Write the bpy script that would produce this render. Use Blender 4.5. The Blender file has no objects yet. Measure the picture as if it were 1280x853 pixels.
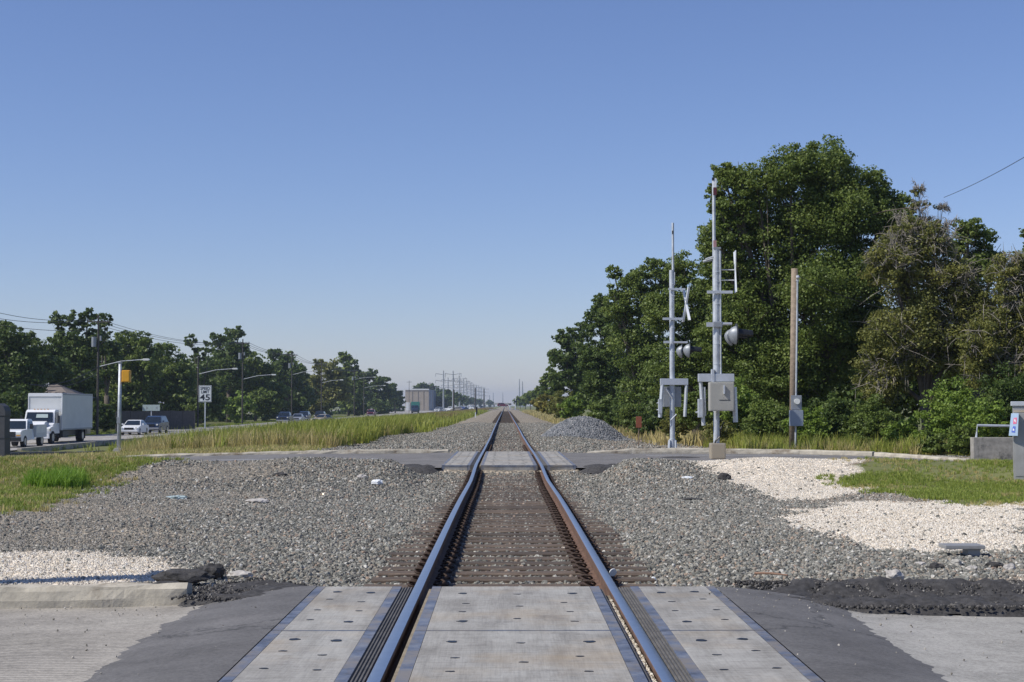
import bpy, bmesh, math, random
import numpy as np
from mathutils import Vector, Matrix, noise
R = math.radians
random.seed(7); rng = np.random.default_rng(7)
sc = bpy.context.scene
COL = sc.collection

# ------------------------------------------------------------------ camera
F = 1930.0; CAMX, CAMZ = -0.082, 1.40
pitch = math.atan((507-426.5)/F); yaw = math.atan(8.5/F)
cam = bpy.data.objects.new('camera', bpy.data.cameras.new('camera')); COL.objects.link(cam)
cam.location = (CAMX, 0, CAMZ); cam.rotation_euler = (R(90)+pitch, 0, -yaw)
cam.data.sensor_width = 36; cam.data.lens = F/1280*36
cam.data.clip_start = 0.1; cam.data.clip_end = 30000
sc.camera = cam
RM = cam.rotation_euler.to_matrix()
def at(px, py, Y):
    d = RM @ Vector(((px-640)/F, (426.5-py)/F, -1)); k = Y/d.y
    return Vector((CAMX+d.x*k, Y, CAMZ+d.z*k))
def atz(px, py, z):
    d = RM @ Vector(((px-640)/F, (426.5-py)/F, -1)); k = (z-CAMZ)/d.z
    return Vector((CAMX+d.x*k, d.y*k, z))

# ------------------------------------------------------------------ terrain
def sm(t):
    t = np.clip(t, 0, 1); return t*t*(3-2*t)
RY = [-10, 12, 20, 24, 27, 30, 32.5, 34, 35.5, 46.5, 60, 73, 100, 3000]
RZ = [0, 0, .0, -.008, -.03, -.05, -.022, .012, .035, .018, -.03, -.04, 0, 0]
def far_near(x): return 35.3-np.maximum(np.minimum(x,20)-7, 0)**1.5*.16
def railz(y): return np.interp(y, RY, RZ)
def H(x, y):
    x = np.asarray(x, float); y = np.asarray(y, float); ax = np.abs(x)
    drop = 1.33*sm((-x-6)/20)*(0.22+0.78*sm((y-40)/35))
    z = -0.17 - drop
    # ballast follows the rails
    near = 1-sm((ax-1.4)/2.0)
    z = z + near*(railz(y)-0.035)-.020*(1-sm((ax-np.where(y < 19.5+2*np.sin(x), 1.32, .98))/.3))
    # further on the shoulders fall away a little
    z = z - 0.22*sm((y-52)/25)*sm((ax-2.5)/3)
    # low gravel berm heaped along the near edge of the far road
    yc = far_near(x)-2.3
    berm = np.where(y < yc, np.exp(-((y-yc)/2.6)**2), np.exp(-((y-yc)/.75)**2))*sm((ax-1.6)/1.0)
    z = z + (0.42+.03*np.sin(x*1.9)*np.sin(x*.7+2)+.02*sm((-x-8)/5)+drop*.9)*berm
    # bed for the far road
    road = sm((y-far_near(x)+.5)/.8)*(1-sm((y-47)/1.0))
    z = z + road*(0.07+.04*near)*(1-sm((ax-1.5)/8))
    # ground under the near road stays below it
    z = z - 0.25*(1-sm((y-11.2)/.8))
    z = z + 0.03*np.sin(x*1.3+y*.4)*np.sin(y*.9-x*.5)*sm((ax-2)/1)*sm((y-14)/3)*(1-sm((y-200)/50))
    return z
def Hf(x, y): return float(H(x, y))
def ground_at(px, py):
    z = -.1
    for _ in range(8):
        p = atz(px, py, z); z = Hf(p.x, p.y)*.5+z*.5
    return p

# ------------------------------------------------------------------ material helpers
def nodes(name):
    m = bpy.data.materials.new(name); m.use_nodes = True
    nt = m.node_tree; nt.nodes.clear()
    out = nt.nodes.new('ShaderNodeOutputMaterial')
    b = nt.nodes.new('ShaderNodeBsdfPrincipled'); nt.links.new(b.outputs[0], out.inputs[0])
    return m, nt, b, out
def N(nt, t, **kw):
    n = nt.nodes.new(t)
    for k, v in kw.items():
        if k in n.inputs.keys() if isinstance(k, str) else False: n.inputs[k].default_value = v
        else: setattr(n, k, v)
    return n
def noise_n(nt, scale, detail=6, rough=.6, vec=None):
    n = nt.nodes.new('ShaderNodeTexNoise'); n.inputs['Scale'].default_value = scale
    n.inputs['Detail'].default_value = detail; n.inputs['Roughness'].default_value = rough
    if vec is not None: nt.links.new(vec, n.inputs['Vector'])
    return n
def ramp(nt, fac, stops):
    r = nt.nodes.new('ShaderNodeValToRGB'); e = r.color_ramp.elements
    while len(e) < len(stops): e.new(.5)
    for i, (p, c) in enumerate(stops):
        e[i].position = p; e[i].color = (*c, 1) if len(c) == 3 else c
    nt.links.new(fac, r.inputs[0]); return r
def mixc(nt, fac, a, b, mode='MIX'):
    m = nt.nodes.new('ShaderNodeMix'); m.data_type = 'RGBA'; m.blend_type = mode
    for s, v in ((m.inputs[0], fac), (m.inputs[6], a), (m.inputs[7], b)):
        if isinstance(v, (int, float)): s.default_value = v
        elif isinstance(v, tuple): s.default_value = (*v, 1) if len(v) == 3 else v
        else: nt.links.new(v, s)
    return m.outputs[2]
def bump(nt, b, h, strength=.4, dist=.01):
    n = nt.nodes.new('ShaderNodeBump'); n.inputs['Strength'].default_value = strength
    n.inputs['Distance'].default_value = dist
    nt.links.new(h, n.inputs['Height']); nt.links.new(n.outputs[0], b.inputs['Normal']); return n
def coord(nt, kind='Object'):
    return nt.nodes.new('ShaderNodeTexCoord').outputs[kind]
def simple(name, c, rough=.6, metal=0, var=.18, scale=6, bumps=0, spec=None, dirt=None):
    m, nt, b, o = nodes(name)
    v = coord(nt); n = noise_n(nt, scale, vec=v)
    lo = tuple(x*(1-var) for x in c); hi = tuple(min(1, x*(1+var)) for x in c)
    r = ramp(nt, n.outputs[0], [(.3, lo), (.7, hi)]); col = r.outputs[0]
    if dirt:
        n2 = noise_n(nt, scale*.35, 8, .7, v); f = ramp(nt, n2.outputs[0], [(.52, (0,0,0)), (.66, (1,1,1))])
        col = mixc(nt, f.outputs[0], col, dirt)
    nt.links.new(col, b.inputs['Base Color'])
    b.inputs['Roughness'].default_value = rough; b.inputs['Metallic'].default_value = metal
    if spec is not None: b.inputs['Specular IOR Level'].default_value = spec
    if bumps: bump(nt, b, noise_n(nt, scale*6, vec=v).outputs[0], bumps, .01)
    return m
M = {}
M['galv'] = simple('galvanised_metal', (.50,.53,.56), .55, .35, .2, 5, dirt=(.34,.35,.36))
M['alu'] = simple('aluminium', (.58,.60,.62), .45, .5, .1, 4)
M['grey_steel'] = simple('grey_painted_steel', (.30,.32,.34), .5, .3, .12, 4)
M['dark_steel'] = simple('dark_steel', (.05,.055,.06), .5, .3, .2, 4)
M['shaded_grey'] = simple('shaded_grey_paint', (.07,.072,.08), .7, 0, .1, 4)  # cabinet grey darkened to stand for the shade on it
M['black'] = simple('black_paint', (.012,.013,.015), .45, 0, .2, 5)
M['grey_box'] = simple('beige_grey_box_paint', (.37,.36,.32), .5, 0, .06, 2)
M['blue_grey'] = simple('blue_grey_paint', (.26,.30,.36), .5, 0, .08, 3)
M['rust'] = simple('rusty_rail_steel', (.135,.078,.05), .8, .1, .35, 9, .3)
M['rust_dark'] = simple('dark_rust', (.055,.033,.022), .85, .1, .4, 14, .3)
M['polish'] = simple('polished_rail_steel', (.55,.565,.59), .30, .95, .08, 8)
M['concrete'] = simple('weathered_concrete', (.40,.38,.33), .9, 0, .15, 5, .35, dirt=(.25,.22,.18))
M['kerb'] = simple('old_kerb_concrete', (.44,.40,.32), .9, 0, .25, 5, .5, dirt=(.22,.18,.13))
M['pole_wood'] = simple('weathered_pole_wood', (.25,.195,.14), .85, 0, .3, 10, .3)
M['pole_grey'] = simple('old_grey_pole_wood', (.075,.068,.06), .9, 0, .25, 6)
M['fence'] = simple('dark_fence_boards', (.085,.08,.078), .9, 0, .25, 3)
M['roof'] = simple('grey_shingles', (.20,.17,.15), .9, 0, .2, 2)
M['white'] = simple('white_vehicle_paint', (.78,.79,.80), .3, 0, .03, 2, spec=.5)
M['white_box'] = simple('white_box_panel', (.66,.67,.66), .45, 0, .06, 1)
M['silver'] = simple('silver_paint', (.42,.44,.47), .3, .5, .04, 2)
M['navy'] = simple('dark_blue_paint', (.03,.05,.10), .25, .2, .05, 2)
M['maroon'] = simple('dark_red_paint', (.14,.02,.04), .3, .1, .05, 2)
M['green_paint'] = simple('teal_green_paint', (.05,.22,.18), .4, .1, .05, 2)
M['beige_paint'] = simple('beige_paint', (.45,.38,.28), .3, .2, .05, 2)
M['glass'] = simple('dark_window_glass', (.015,.022,.03), .08, 0, .1, 2, spec=.8)
M['tyre'] = simple('tyre_rubber', (.02,.02,.021), .85, 0, .2, 6)
M['rim'] = simple('wheel_rim', (.45,.46,.48), .35, .7, .05, 3)
M['lamp_lens'] = simple('clear_lamp_lens', (.75,.76,.72), .15, 0, .05, 3)
M['amber'] = simple('amber_lens', (.65,.32,.06), .3, 0, .05, 3)
M['red_lens'] = simple('red_lens', (.35,.03,.03), .3, 0, .05, 3)
M['yellow'] = simple('signal_yellow', (.72,.36,.02), .5, 0, .06, 5)
M['sign_white'] = simple('white_sign_sheeting', (.74,.76,.78), .45, 0, .04, 5)
M['sign_black'] = simple('black_sign_lettering', (.015,.02,.035), .5, 0, .05, 5)
M['pale_sign'] = simple('pale_green_sign', (.40,.48,.47), .5, 0, .1, 5)
M['orange'] = simple('orange_plastic', (.24,.075,.04), .6, 0, .1, 5)
M['red'] = simple('red_band', (.42,.04,.04), .5, 0, .1, 5)
M['red_dark'] = simple('dark_red_band', (.10,.02,.03), .5)
M['red_faded'] = simple('faded_red_band', (.40,.22,.22), .6)
M['blue'] = simple('blue_print', (.10,.16,.55), .5, 0, .1, 5)
M['pink'] = simple('pink_print', (.70,.16,.28), .5, 0, .1, 5)
M['pale_blue'] = simple('pale_blue_plate', (.38,.50,.66), .45, 0, .06, 5)
M['cabinet'] = simple('weathered_aluminium_cabinet', (.36,.355,.34), .5, .35, .14, 4, dirt=(.27,.255,.23))
M['wire'] = simple('wire_black', (.03,.03,.03), .6, 0, .1, 3)
M['rubber'] = simple('rubber_seal', (.10,.095,.088), .85, 0, .3, 9)
M['rubber_black'] = simple('black_rubber', (.02,.02,.022), .8, 0, .3, 9)
M['tan_rubber'] = simple('tan_dirty_rubber', (.24,.20,.14), .9, 0, .3, 9)
M['trunk'] = simple('tree_bark', (.11,.09,.07), .95, 0, .3, 4)
M['deadwood'] = simple('grey_dead_wood', (.28,.25,.21), .95, 0, .25, 4)
M['tan_wall'] = simple('tan_warehouse_wall', (.36,.31,.25), .85, 0, .1, .3)
M['blue_wall'] = simple('blue_warehouse_wall', (.08,.11,.17), .7, 0, .1, .3)
M['litter'] = simple('white_litter', (.72,.74,.74), .8, 0, .1, 20)
M['stone_pale'] = simple('pale_stone', (.45,.42,.38), .9, 0, .3, 12, .4)
M['stick'] = simple('old_stick', (.20,.12,.08), .9, 0, .3, 12)

def steel_blue():
    m, nt, b, o = nodes('worn_steel_edge'); v = coord(nt, 'Object')
    n = noise_n(nt, 7, 8, .7, v)
    v = nt.nodes.new('ShaderNodeNewGeometry').outputs['Position']
    r = ramp(nt, n.outputs[0], [(.32, (.10,.105,.12)), (.5, (.20,.225,.28)), (.68, (.35,.355,.36))])
    n2 = noise_n(nt, 2.3, 6, .7, v); f = ramp(nt, n2.outputs[0], [(.46, (0,0,0)), (.62, (1,1,1))])
    nt.links.new(mixc(nt, f.outputs[0], r.outputs[0], (.33,.29,.24)), b.inputs['Base Color'])
    b.inputs['Metallic'].default_value = .5; b.inputs['Roughness'].default_value = .5; return m
M['edge'] = steel_blue()
def panel_mat():
    m, nt, b, o = nodes('brushed_crossing_concrete'); g = nt.nodes.new('ShaderNodeNewGeometry').outputs['Position']
    def stretched(sx, sy, scale, det=5):
        mp = nt.nodes.new('ShaderNodeMapping'); mp.inputs['Scale'].default_value = (sx, sy, 1)
        nt.links.new(g, mp.inputs[0]); return noise_n(nt, scale, det, .7, mp.outputs[0]).outputs[0]
    a = stretched(30, .8, 3, 3); c = stretched(.6, 14, 3, 4); d = noise_n(nt, 1.3, 8, .65, g).outputs[0]; e = noise_n(nt, 26, 6, .8, g).outputs[0]
    base = ramp(nt, d, [(.3, (.27,.255,.225)), (.5, (.37,.355,.32)), (.7, (.44,.43,.39))]).outputs[0]
    base = mixc(nt, .5, base, ramp(nt, a, [(.35, (.72,.72,.73)), (.55, (1,1,1))]).outputs[0], 'MULTIPLY')
    base = mixc(nt, .6, base, ramp(nt, c, [(.34, (.55,.54,.53)), (.5, (1,1,1))]).outputs[0], 'MULTIPLY')
    base = mixc(nt, .6, base, ramp(nt, e, [(.32, (.6,.6,.6)), (.5, (1,1,1))]).outputs[0], 'MULTIPLY')
    n2 = noise_n(nt, .9, 5, .6, g).outputs[0]
    base = mixc(nt, ramp(nt, n2, [(.5, (0,0,0)), (.72, (.6,.6,.6))]).outputs[0], base, (.38,.29,.18))
    n3 = noise_n(nt, 2.1, 9, .75, g).outputs[0]
    base = mixc(nt, ramp(nt, n3, [(.56, (0,0,0)), (.66, (.55,.55,.55))]).outputs[0], base, (.17,.16,.15))
    n4 = stretched(4, .5, 1.5, 4); base = mixc(nt, .7, base, ramp(nt, n4, [(.38, (.72,.71,.70)), (.56, (1,1,1))]).outputs[0], 'MULTIPLY')
    nt.links.new(base, b.inputs['Base Color']); b.inputs['Roughness'].default_value = .85
    bump(nt, b, a, .35, .004); return m
M['panel'] = panel_mat()
def road_mat(name, lo, mid, hi, tined=False, crack=False):
    m, nt, b, o = nodes(name); g = nt.nodes.new('ShaderNodeNewGeometry').outputs['Position']
    d = noise_n(nt, .8, 8, .65, g).outputs[0]; e = noise_n(nt, 38, 6, .9, g).outputs[0]
    base = ramp(nt, d, [(.3, lo), (.5, mid), (.7, hi)]).outputs[0]
    base = mixc(nt, .8, base, ramp(nt, e, [(.38, (.5,.5,.5)), (.52, (.95,.95,.95)), (.66, (1.25,1.25,1.25))]).outputs[0], 'MULTIPLY')
    p_ = noise_n(nt, 2.2, 9, .75, g).outputs[0]; base = mixc(nt, .7, base, ramp(nt, p_, [(.38, (.72,.71,.70)), (.55, (1.06,1.05,1.04))]).outputs[0], 'MULTIPLY')
    h = e
    if tined:
        mp = nt.nodes.new('ShaderNodeMapping'); mp.inputs['Rotation'].default_value = (0,0,R(14)); nt.links.new(g, mp.inputs[0])
        w = nt.nodes.new('ShaderNodeTexWave'); w.inputs['Scale'].default_value = 5.5; w.bands_direction = 'Y'
        w.inputs['Distortion'].default_value = 1.6; w.inputs['Detail'].default_value = 2; w.inputs['Detail Scale'].default_value = 3
        nt.links.new(mp.outputs[0], w.inputs[0])
        base = mixc(nt, .75, base, ramp(nt, w.outputs[0], [(.25, (.55,.55,.55)), (.6, (1,1,1))]).outputs[0], 'MULTIPLY'); h = w.outputs[0]
    if crack:
        vo = nt.nodes.new('ShaderNodeTexVoronoi'); vo.feature = 'DISTANCE_TO_EDGE'; vo.inputs['Scale'].default_value = .55
        wn = noise_n(nt, 3, 5, .7, g); mx = mixc(nt, .35, g, wn.outputs[1]); nt.links.new(mx, vo.inputs['Vector'])
        base = mixc(nt, 1.0, base, ramp(nt, vo.outputs[0], [(0, (.4,.4,.4)), (.008, (1,1,1))]).outputs[0], 'MULTIPLY')
    nt.links.new(base, b.inputs['Base Color']); b.inputs['Roughness'].default_value = .88
    bump(nt, b, h, .5, .006); return m
M['asphalt'] = road_mat('worn_asphalt', (.115,.11,.105), (.145,.14,.135), (.18,.172,.165), crack=True)
M['road_conc'] = road_mat('tined_road_concrete', (.33,.305,.26), (.40,.37,.32), (.46,.43,.37), tined=True)
M['road_conc2'] = road_mat('smooth_road_concrete', (.33,.315,.28), (.39,.375,.335), (.44,.42,.38), crack=False)
M['highway'] = road_mat('highway_concrete', (.30,.28,.25), (.36,.34,.31), (.42,.40,.36))
M['far_asphalt'] = road_mat('far_asphalt', (.15,.145,.135), (.19,.18,.17), (.22,.21,.195))
M['rough_asphalt'] = simple('crumbled_black_asphalt', (.055,.052,.05), .95, 0, .55, 18, 1.0)
def tie_mat():
    m, nt, b, o = nodes('weathered_tie_wood'); v = coord(nt)
    mp = nt.nodes.new('ShaderNodeMapping'); mp.inputs['Scale'].default_value = (1.2, 22, 8); nt.links.new(v, mp.inputs[0])
    n = noise_n(nt, 2.5, 8, .75, mp.outputs[0]); oi = nt.nodes.new('ShaderNodeObjectInfo')
    r = ramp(nt, n.outputs[0], [(.3, (.045,.038,.031)), (.5, (.115,.088,.068)), (.68, (.24,.195,.155))])
    k = ramp(nt, oi.outputs['Random'], [(0, (.65,.65,.65)), (1, (1.15,1.1,1.05))])
    nt.links.new(mixc(nt, 1.0, r.outputs[0], k.outputs[0], 'MULTIPLY'), b.inputs['Base Color'])
    b.inputs['Roughness'].default_value = .92; bump(nt, b, n.outputs[0], .8, .02); return m
M['tie'] = tie_mat()
def leaf_mat(name, stops, trans=.35, rough=.55):
    m, nt, b, o = nodes(name)
    g = nt.nodes.new('ShaderNodeNewGeometry'); n = noise_n(nt, .55, 4, .6, coord(nt))
    ma = nt.nodes.new('ShaderNodeMath'); ma.operation = 'MULTIPLY_ADD'; ma.inputs[1].default_value = .55
    nt.links.new(g.outputs['Random Per Island'], ma.inputs[0])
    m2 = nt.nodes.new('ShaderNodeMath'); m2.operation = 'MULTIPLY_ADD'; m2.inputs[1].default_value = 1.3; m2.inputs[2].default_value = -.42
    nt.links.new(n.outputs[0], m2.inputs[0]); nt.links.new(m2.outputs[0], ma.inputs[2])
    r = ramp(nt, ma.outputs[0], stops)
    r_ = mixc(nt, 1, r.outputs[0], (1.38,1.27,1.0), 'MULTIPLY')
    nt.links.new(r_, b.inputs['Base Color']); b.inputs['Roughness'].default_value = rough
    b.inputs['Specular IOR Level'].default_value = .4
    t = nt.nodes.new('ShaderNodeBsdfTranslucent')
    hs = nt.nodes.new('ShaderNodeHueSaturation'); hs.inputs['Value'].default_value = 1.5; hs.inputs['Hue'].default_value = .485
    nt.links.new(r.outputs[0], hs.inputs['Color']); nt.links.new(hs.outputs[0], t.inputs[0])
    mx = nt.nodes.new('ShaderNodeMixShader'); mx.inputs[0].default_value = trans
    nt.links.new(b.outputs[0], mx.inputs[1]); nt.links.new(t.outputs[0], mx.inputs[2]); nt.links.new(mx.outputs[0], o.inputs[0])
    return m
LEAF = {
 'green': leaf_mat('mid_green_leaves', [(0, (.050,.085,.020)), (.5, (.095,.145,.034)), (1, (.17,.22,.06))]),
 'dark': leaf_mat('dark_green_leaves', [(0, (.034,.062,.018)), (.5, (.062,.104,.026)), (1, (.115,.16,.045))]),
 'olive': leaf_mat('olive_leaves', [(0, (.07,.088,.026)), (.5, (.125,.145,.042)), (1, (.22,.22,.07))]),
 'yellow': leaf_mat('yellowing_leaves', [(0, (.08,.095,.026)), (.5, (.17,.17,.045)), (1, (.33,.27,.08))]),
 'bright': leaf_mat('bright_green_leaves', [(0, (.07,.12,.022)), (.5, (.13,.21,.038)), (1, (.22,.30,.07))]),
}
GRASS = {
 'weed': leaf_mat('bright_weed_leaves', [(0, (.08,.16,.02)), (.5, (.15,.28,.035)), (1, (.25,.38,.07))], .4),
 'lawn': leaf_mat('short_green_grass', [(0, (.09,.14,.025)), (.5, (.17,.24,.045)), (1, (.32,.33,.11))], .3),
 'tall': leaf_mat('tall_green_grass', [(0, (.10,.14,.025)), (.5, (.20,.25,.045)), (1, (.36,.34,.12))], .3),
 'dry': leaf_mat('dry_tan_grass', [(0, (.18,.18,.07)), (.5, (.34,.31,.15)), (1, (.52,.45,.27))], .3),
 'seed': leaf_mat('brown_seed_grass', [(0, (.10,.08,.04)), (.5, (.18,.14,.075)), (1, (.30,.23,.13))], .3),
}

# ------------------------------------------------------------------ object helpers
def tag(o, label=None, cat=None, group=None, kind=None):
    if label: o['label'] = label
    if cat: o['category'] = cat
    if group: o['group'] = group
    if kind: o['kind'] = kind
    return o
def empty(name, loc=(0,0,0), rz=0, **kw):
    o = bpy.data.objects.new(name, None); COL.objects.link(o); o.location = loc; o.rotation_euler = (0,0,rz)
    o.empty_display_size = .2; return tag(o, **kw)
class MB:
    def __init__(s): s.v = []; s.f = []
    def box(s, x0, x1, y0, y1, z0, z1):
        b = len(s.v); s.v += [(x0,y0,z0),(x1,y0,z0),(x1,y1,z0),(x0,y1,z0),(x0,y0,z1),(x1,y0,z1),(x1,y1,z1),(x0,y1,z1)]
        s.f += [tuple(b+i for i in q) for q in ((3,2,1,0),(4,5,6,7),(0,1,5,4),(1,2,6,5),(2,3,7,6),(3,0,4,7))]; return s
    def tube(s, pts, r, n=8, cap=True):
        pts = [Vector(p) for p in pts]; rs = r if isinstance(r, (list, tuple)) else [r]*len(pts); b = len(s.v)
        up = Vector((0,0,1))
        for i, p in enumerate(pts):
            d = (pts[min(i+1, len(pts)-1)]-pts[max(i-1, 0)]).normalized()
            a = d.cross(up if abs(d.z) < .95 else Vector((1,0,0))).normalized(); c = a.cross(d)
            for k in range(n):
                t = 2*math.pi*k/n; s.v.append(tuple(p+(a*math.cos(t)+c*math.sin(t))*rs[i]))
        for i in range(len(pts)-1):
            for k in range(n):
                s.f.append((b+i*n+k, b+(i+1)*n+k, b+(i+1)*n+(k+1)%n, b+i*n+(k+1)%n))
        if cap:
            s.f.append(tuple(b+k for k in range(n))); s.f.append(tuple(b+(len(pts)-1)*n+k for k in reversed(range(n))))
        return s
    def prism(s, prof, x0, x1, axis='X'):
        # prof: list of (u,w); extruded along axis
        b = len(s.v); n = len(prof)
        for x in (x0, x1):
            for (u, w) in prof: s.v.append((x,u,w) if axis == 'X' else ((u,x,w) if axis == 'Y' else (u,w,x)))
        s.f.append(tuple(b+i for i in range(n))); s.f.append(tuple(b+n+i for i in reversed(range(n))))
        for i in range(n): s.f.append((b+i, b+n+i, b+n+(i+1)%n, b+(i+1)%n))
        return s
    def quad(s, *p):
        b = len(s.v); s.v += [tuple(q) for q in p]; s.f.append(tuple(range(b, b+len(p)))); return s
    def build(s, name, mat, parent=None, loc=None, bevel=0, smooth=False, **kw):
        me = bpy.data.meshes.new(name); me.from_pydata(s.v, [], s.f)
        bm = bmesh.new(); bm.from_mesh(me)
        if bevel: bmesh.ops.bevel(bm, geom=list(bm.edges), offset=bevel, segments=2, affect='EDGES', profile=.7)
        bmesh.ops.recalc_face_normals(bm, faces=bm.faces); bm.to_mesh(me); bm.free()
        if smooth:
            me.polygons.foreach_set('use_smooth', [True]*len(me.polygons))
        me.materials.append(mat); o = bpy.data.objects.new(name, me); COL.objects.link(o)
        if parent: o.parent = parent
        if loc is not None: o.location = loc
        return tag(o, **kw)
def children(o): return list(o.children)
def copy_tree(o, parent=None):
    c = o.copy(); COL.objects.link(c); c.parent = parent
    for ch in children(o): copy_tree(ch, c)
    return c
def arr_mesh(name, V, Fq, mat, parent=None, loc=None, **kw):
    """V (n,3) array, Fq (m,k) array"""
    me = bpy.data.meshes.new(name); V = np.asarray(V, np.float32); Fq = np.asarray(Fq, np.int32); k = Fq.shape[1]
    me.vertices.add(len(V)); me.vertices.foreach_set('co', V.ravel())
    me.loops.add(Fq.size); me.loops.foreach_set('vertex_index', Fq.ravel())
    me.polygons.add(len(Fq)); me.polygons.foreach_set('loop_start', np.arange(len(Fq), dtype=np.int32)*k)
    me.polygons.foreach_set('loop_total', np.full(len(Fq), k, np.int32)); me.update(calc_edges=True)
    if mat: me.materials.append(mat)
    o = bpy.data.objects.new(name, me); COL.objects.link(o)
    if parent: o.parent = parent
    if loc is not None: o.location = loc
    return tag(o, **kw)

# ------------------------------------------------------------------ regions of the ground, as world polygons
def wpoly(pts): return [(lambda p: (p.x, p.y))(ground_at(*q)) for q in pts]
def inside(poly, X, Y):
    r = np.zeros(X.shape, bool); n = len(poly); j = n-1
    for i in range(n):
        xi, yi = poly[i]; xj, yj = poly[j]
        c = ((yi > Y) != (yj > Y)) & (X < (xj-xi)*(Y-yi)/(yj-yi+1e-12)+xi); r ^= c; j = i
    return r
def vnoise(X, Y, s, seed=0):
    # cheap smooth value noise
    g = np.random.default_rng(seed).random((64, 64)); u = X*s; v = Y*s
    i = np.floor(u).astype(int); j = np.floor(v).astype(int); fu = sm(u-i); fv = sm(v-j)
    G = lambda a, b: g[a % 64, b % 64]
    return (G(i,j)*(1-fu)+G(i+1,j)*fu)*(1-fv)+(G(i,j+1)*(1-fu)+G(i+1,j+1)*fu)*fv
P_whiteA = [(3.7,33.9),(3.9,31.8),(4.3,30.4),(4.3,28),(4.4,25.7),(6.2,27),(7.3,30),(7.0,33.9)]
P_whiteB = wpoly([(975,645),(1060,629),(1300,626),(1300,690),(1210,697),(1120,690),(1010,668)])
P_whiteC = wpoly([(-60,686),(130,691),(225,706),(250,737),(-60,737)])
P_dirt = wpoly([(1010,582),(1110,574),(1100,600),(1200,634),(1050,634),(950,616),(1000,606)])
P_lawnR = wpoly([(1065,596),(1115,573),(1330,578),(1330,629),(1185,629),(1130,618)])
P_lawnL = [(-20,20),(-7.3,22.2),(-7.4,25.1),(-8.0,28.5),(-7.6,31.4),(-6.9,35.0),(-20,35.5)]
P_strip = wpoly([(1120,726),(1300,718),(1300,737),(1130,737)])
def jit(X, Y, a=.35, seed=3): 
    return X+a*(vnoise(X,Y,1.7,seed)-.5)*2+a*.4*(vnoise(X,Y,6,seed+1)-.5)*2, Y+a*1.4*(vnoise(X,Y,1.5,seed+2)-.5)*2+a*.5*(vnoise(X,Y,5,seed+5)-.5)*2
def regions(X, Y):
    jx, jy = jit(X, Y)
    reg = np.zeros(X.shape, int)                       # 0 grey ballast
    far = Y > 47.2
    shoulder = 6.2+1.2*vnoise(X, Y, .08, 9)
    tanside = far & (X > 3.6) & (X < 8.0) & (Y < 95)
    reg[far & ((X < -shoulder) | (X > shoulder-0.3))] = 4   # rough grass
    reg[(Y <= 47.2) & ((X < -13) | (X > 14))] = 4
    reg[(Y > 100) & ((X < -5.0) | (X > 4.6))] = 4
    reg[tanside] = 5
    reg[inside(P_dirt, jx, jy)] = 3
    reg[inside(P_whiteA, jx, jy)] = 1; reg[inside(P_whiteB, jx, jy)] = 1; reg[inside(P_whiteC, jx, jy)] = 1
    reg[inside(P_lawnR, jx, jy) | inside(P_lawnL, jx, jy)] = 2
    reg[inside(P_strip, jx, jy)] = 5
    return reg
xs = np.unique(np.concatenate([np.linspace(-3500, -200, 12), np.linspace(-200, -60, 12), np.linspace(-60, -16, 45), np.arange(-16, 16.01, .2), np.linspace(16, 60, 30), np.linspace(60, 200, 10), np.linspace(200, 3500, 10)]))
ys = np.unique(np.concatenate([np.linspace(-200, 4, 12), np.arange(4, 11, .5), np.arange(11, 50, .2), np.arange(50, 110, 1.), np.linspace(110, 400, 60), np.linspace(400, 7000, 40)]))
X, Y = np.meshgrid(xs, ys); Z = H(X, Y)
reg = regions(X, Y)
cols = np.array([(.275,.25,.205), (.66,.60,.50), (.15,.16,.065), (.25,.20,.15), (.15,.16,.06), (.33,.27,.21)])
V = np.stack([X, Y, Z], -1).reshape(-1, 3)
ny, nx = X.shape; I = np.arange(ny*nx).reshape(ny, nx)
Fq = np.stack([I[:-1,:-1], I[:-1,1:], I[1:,1:], I[1:,:-1]], -1).reshape(-1, 4)
def ground_mat():
    m, nt, b, o = nodes('ground_surface'); g = nt.nodes.new('ShaderNodeNewGeometry').outputs['Position']
    a = nt.nodes.new('ShaderNodeAttribute'); a.attribute_name = 'region_colour'
    s = nt.nodes.new('ShaderNodeAttribute'); s.attribute_name = 'stony'
    vo = nt.nodes.new('ShaderNodeTexVoronoi'); vo.inputs['Scale'].default_value = 16; nt.links.new(g, vo.inputs['Vector'])
    sp = nt.nodes.new('ShaderNodeSeparateColor'); nt.links.new(vo.outputs['Color'], sp.inputs[0])
    k = ramp(nt, sp.outputs[0], [(0, (.42,.43,.45)), (.5, (.95,.93,.9)), (.85, (1.35,1.25,1.15)), (1, (1.8,1.75,1.7))])
    st = mixc(nt, s.outputs['Fac'], (1,1,1), k.outputs[0])
    c = mixc(nt, 1, a.outputs['Color'], st, 'MULTIPLY')
    n = noise_n(nt, .6, 8, .7, g); c = mixc(nt, .7, c, ramp(nt, n.outputs[0], [(.3, (.72,.72,.72)), (.7, (1.25,1.22,1.18))]).outputs[0], 'MULTIPLY')
    nt.links.new(c, b.inputs['Base Color']); b.inputs['Roughness'].default_value = .95
    b.inputs['Specular IOR Level'].default_value = .2
    inv = nt.nodes.new('ShaderNodeMath'); inv.operation = 'MULTIPLY'; nt.links.new(vo.outputs['Distance'], inv.inputs[0]); nt.links.new(s.outputs['Fac'], inv.inputs[1])
    bp = bump(nt, b, inv.outputs[0], .8, .05); bp.invert = True
    return m
ground = arr_mesh('ground', V, Fq, ground_mat(), kind='structure')
ca = ground.data.color_attributes.new('region_colour', 'FLOAT_COLOR', 'POINT')
cc = np.ones((len(V), 4), np.float32); cc[:, :3] = cols[reg.ravel()]; ca.data.foreach_set('color', cc.ravel())
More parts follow.
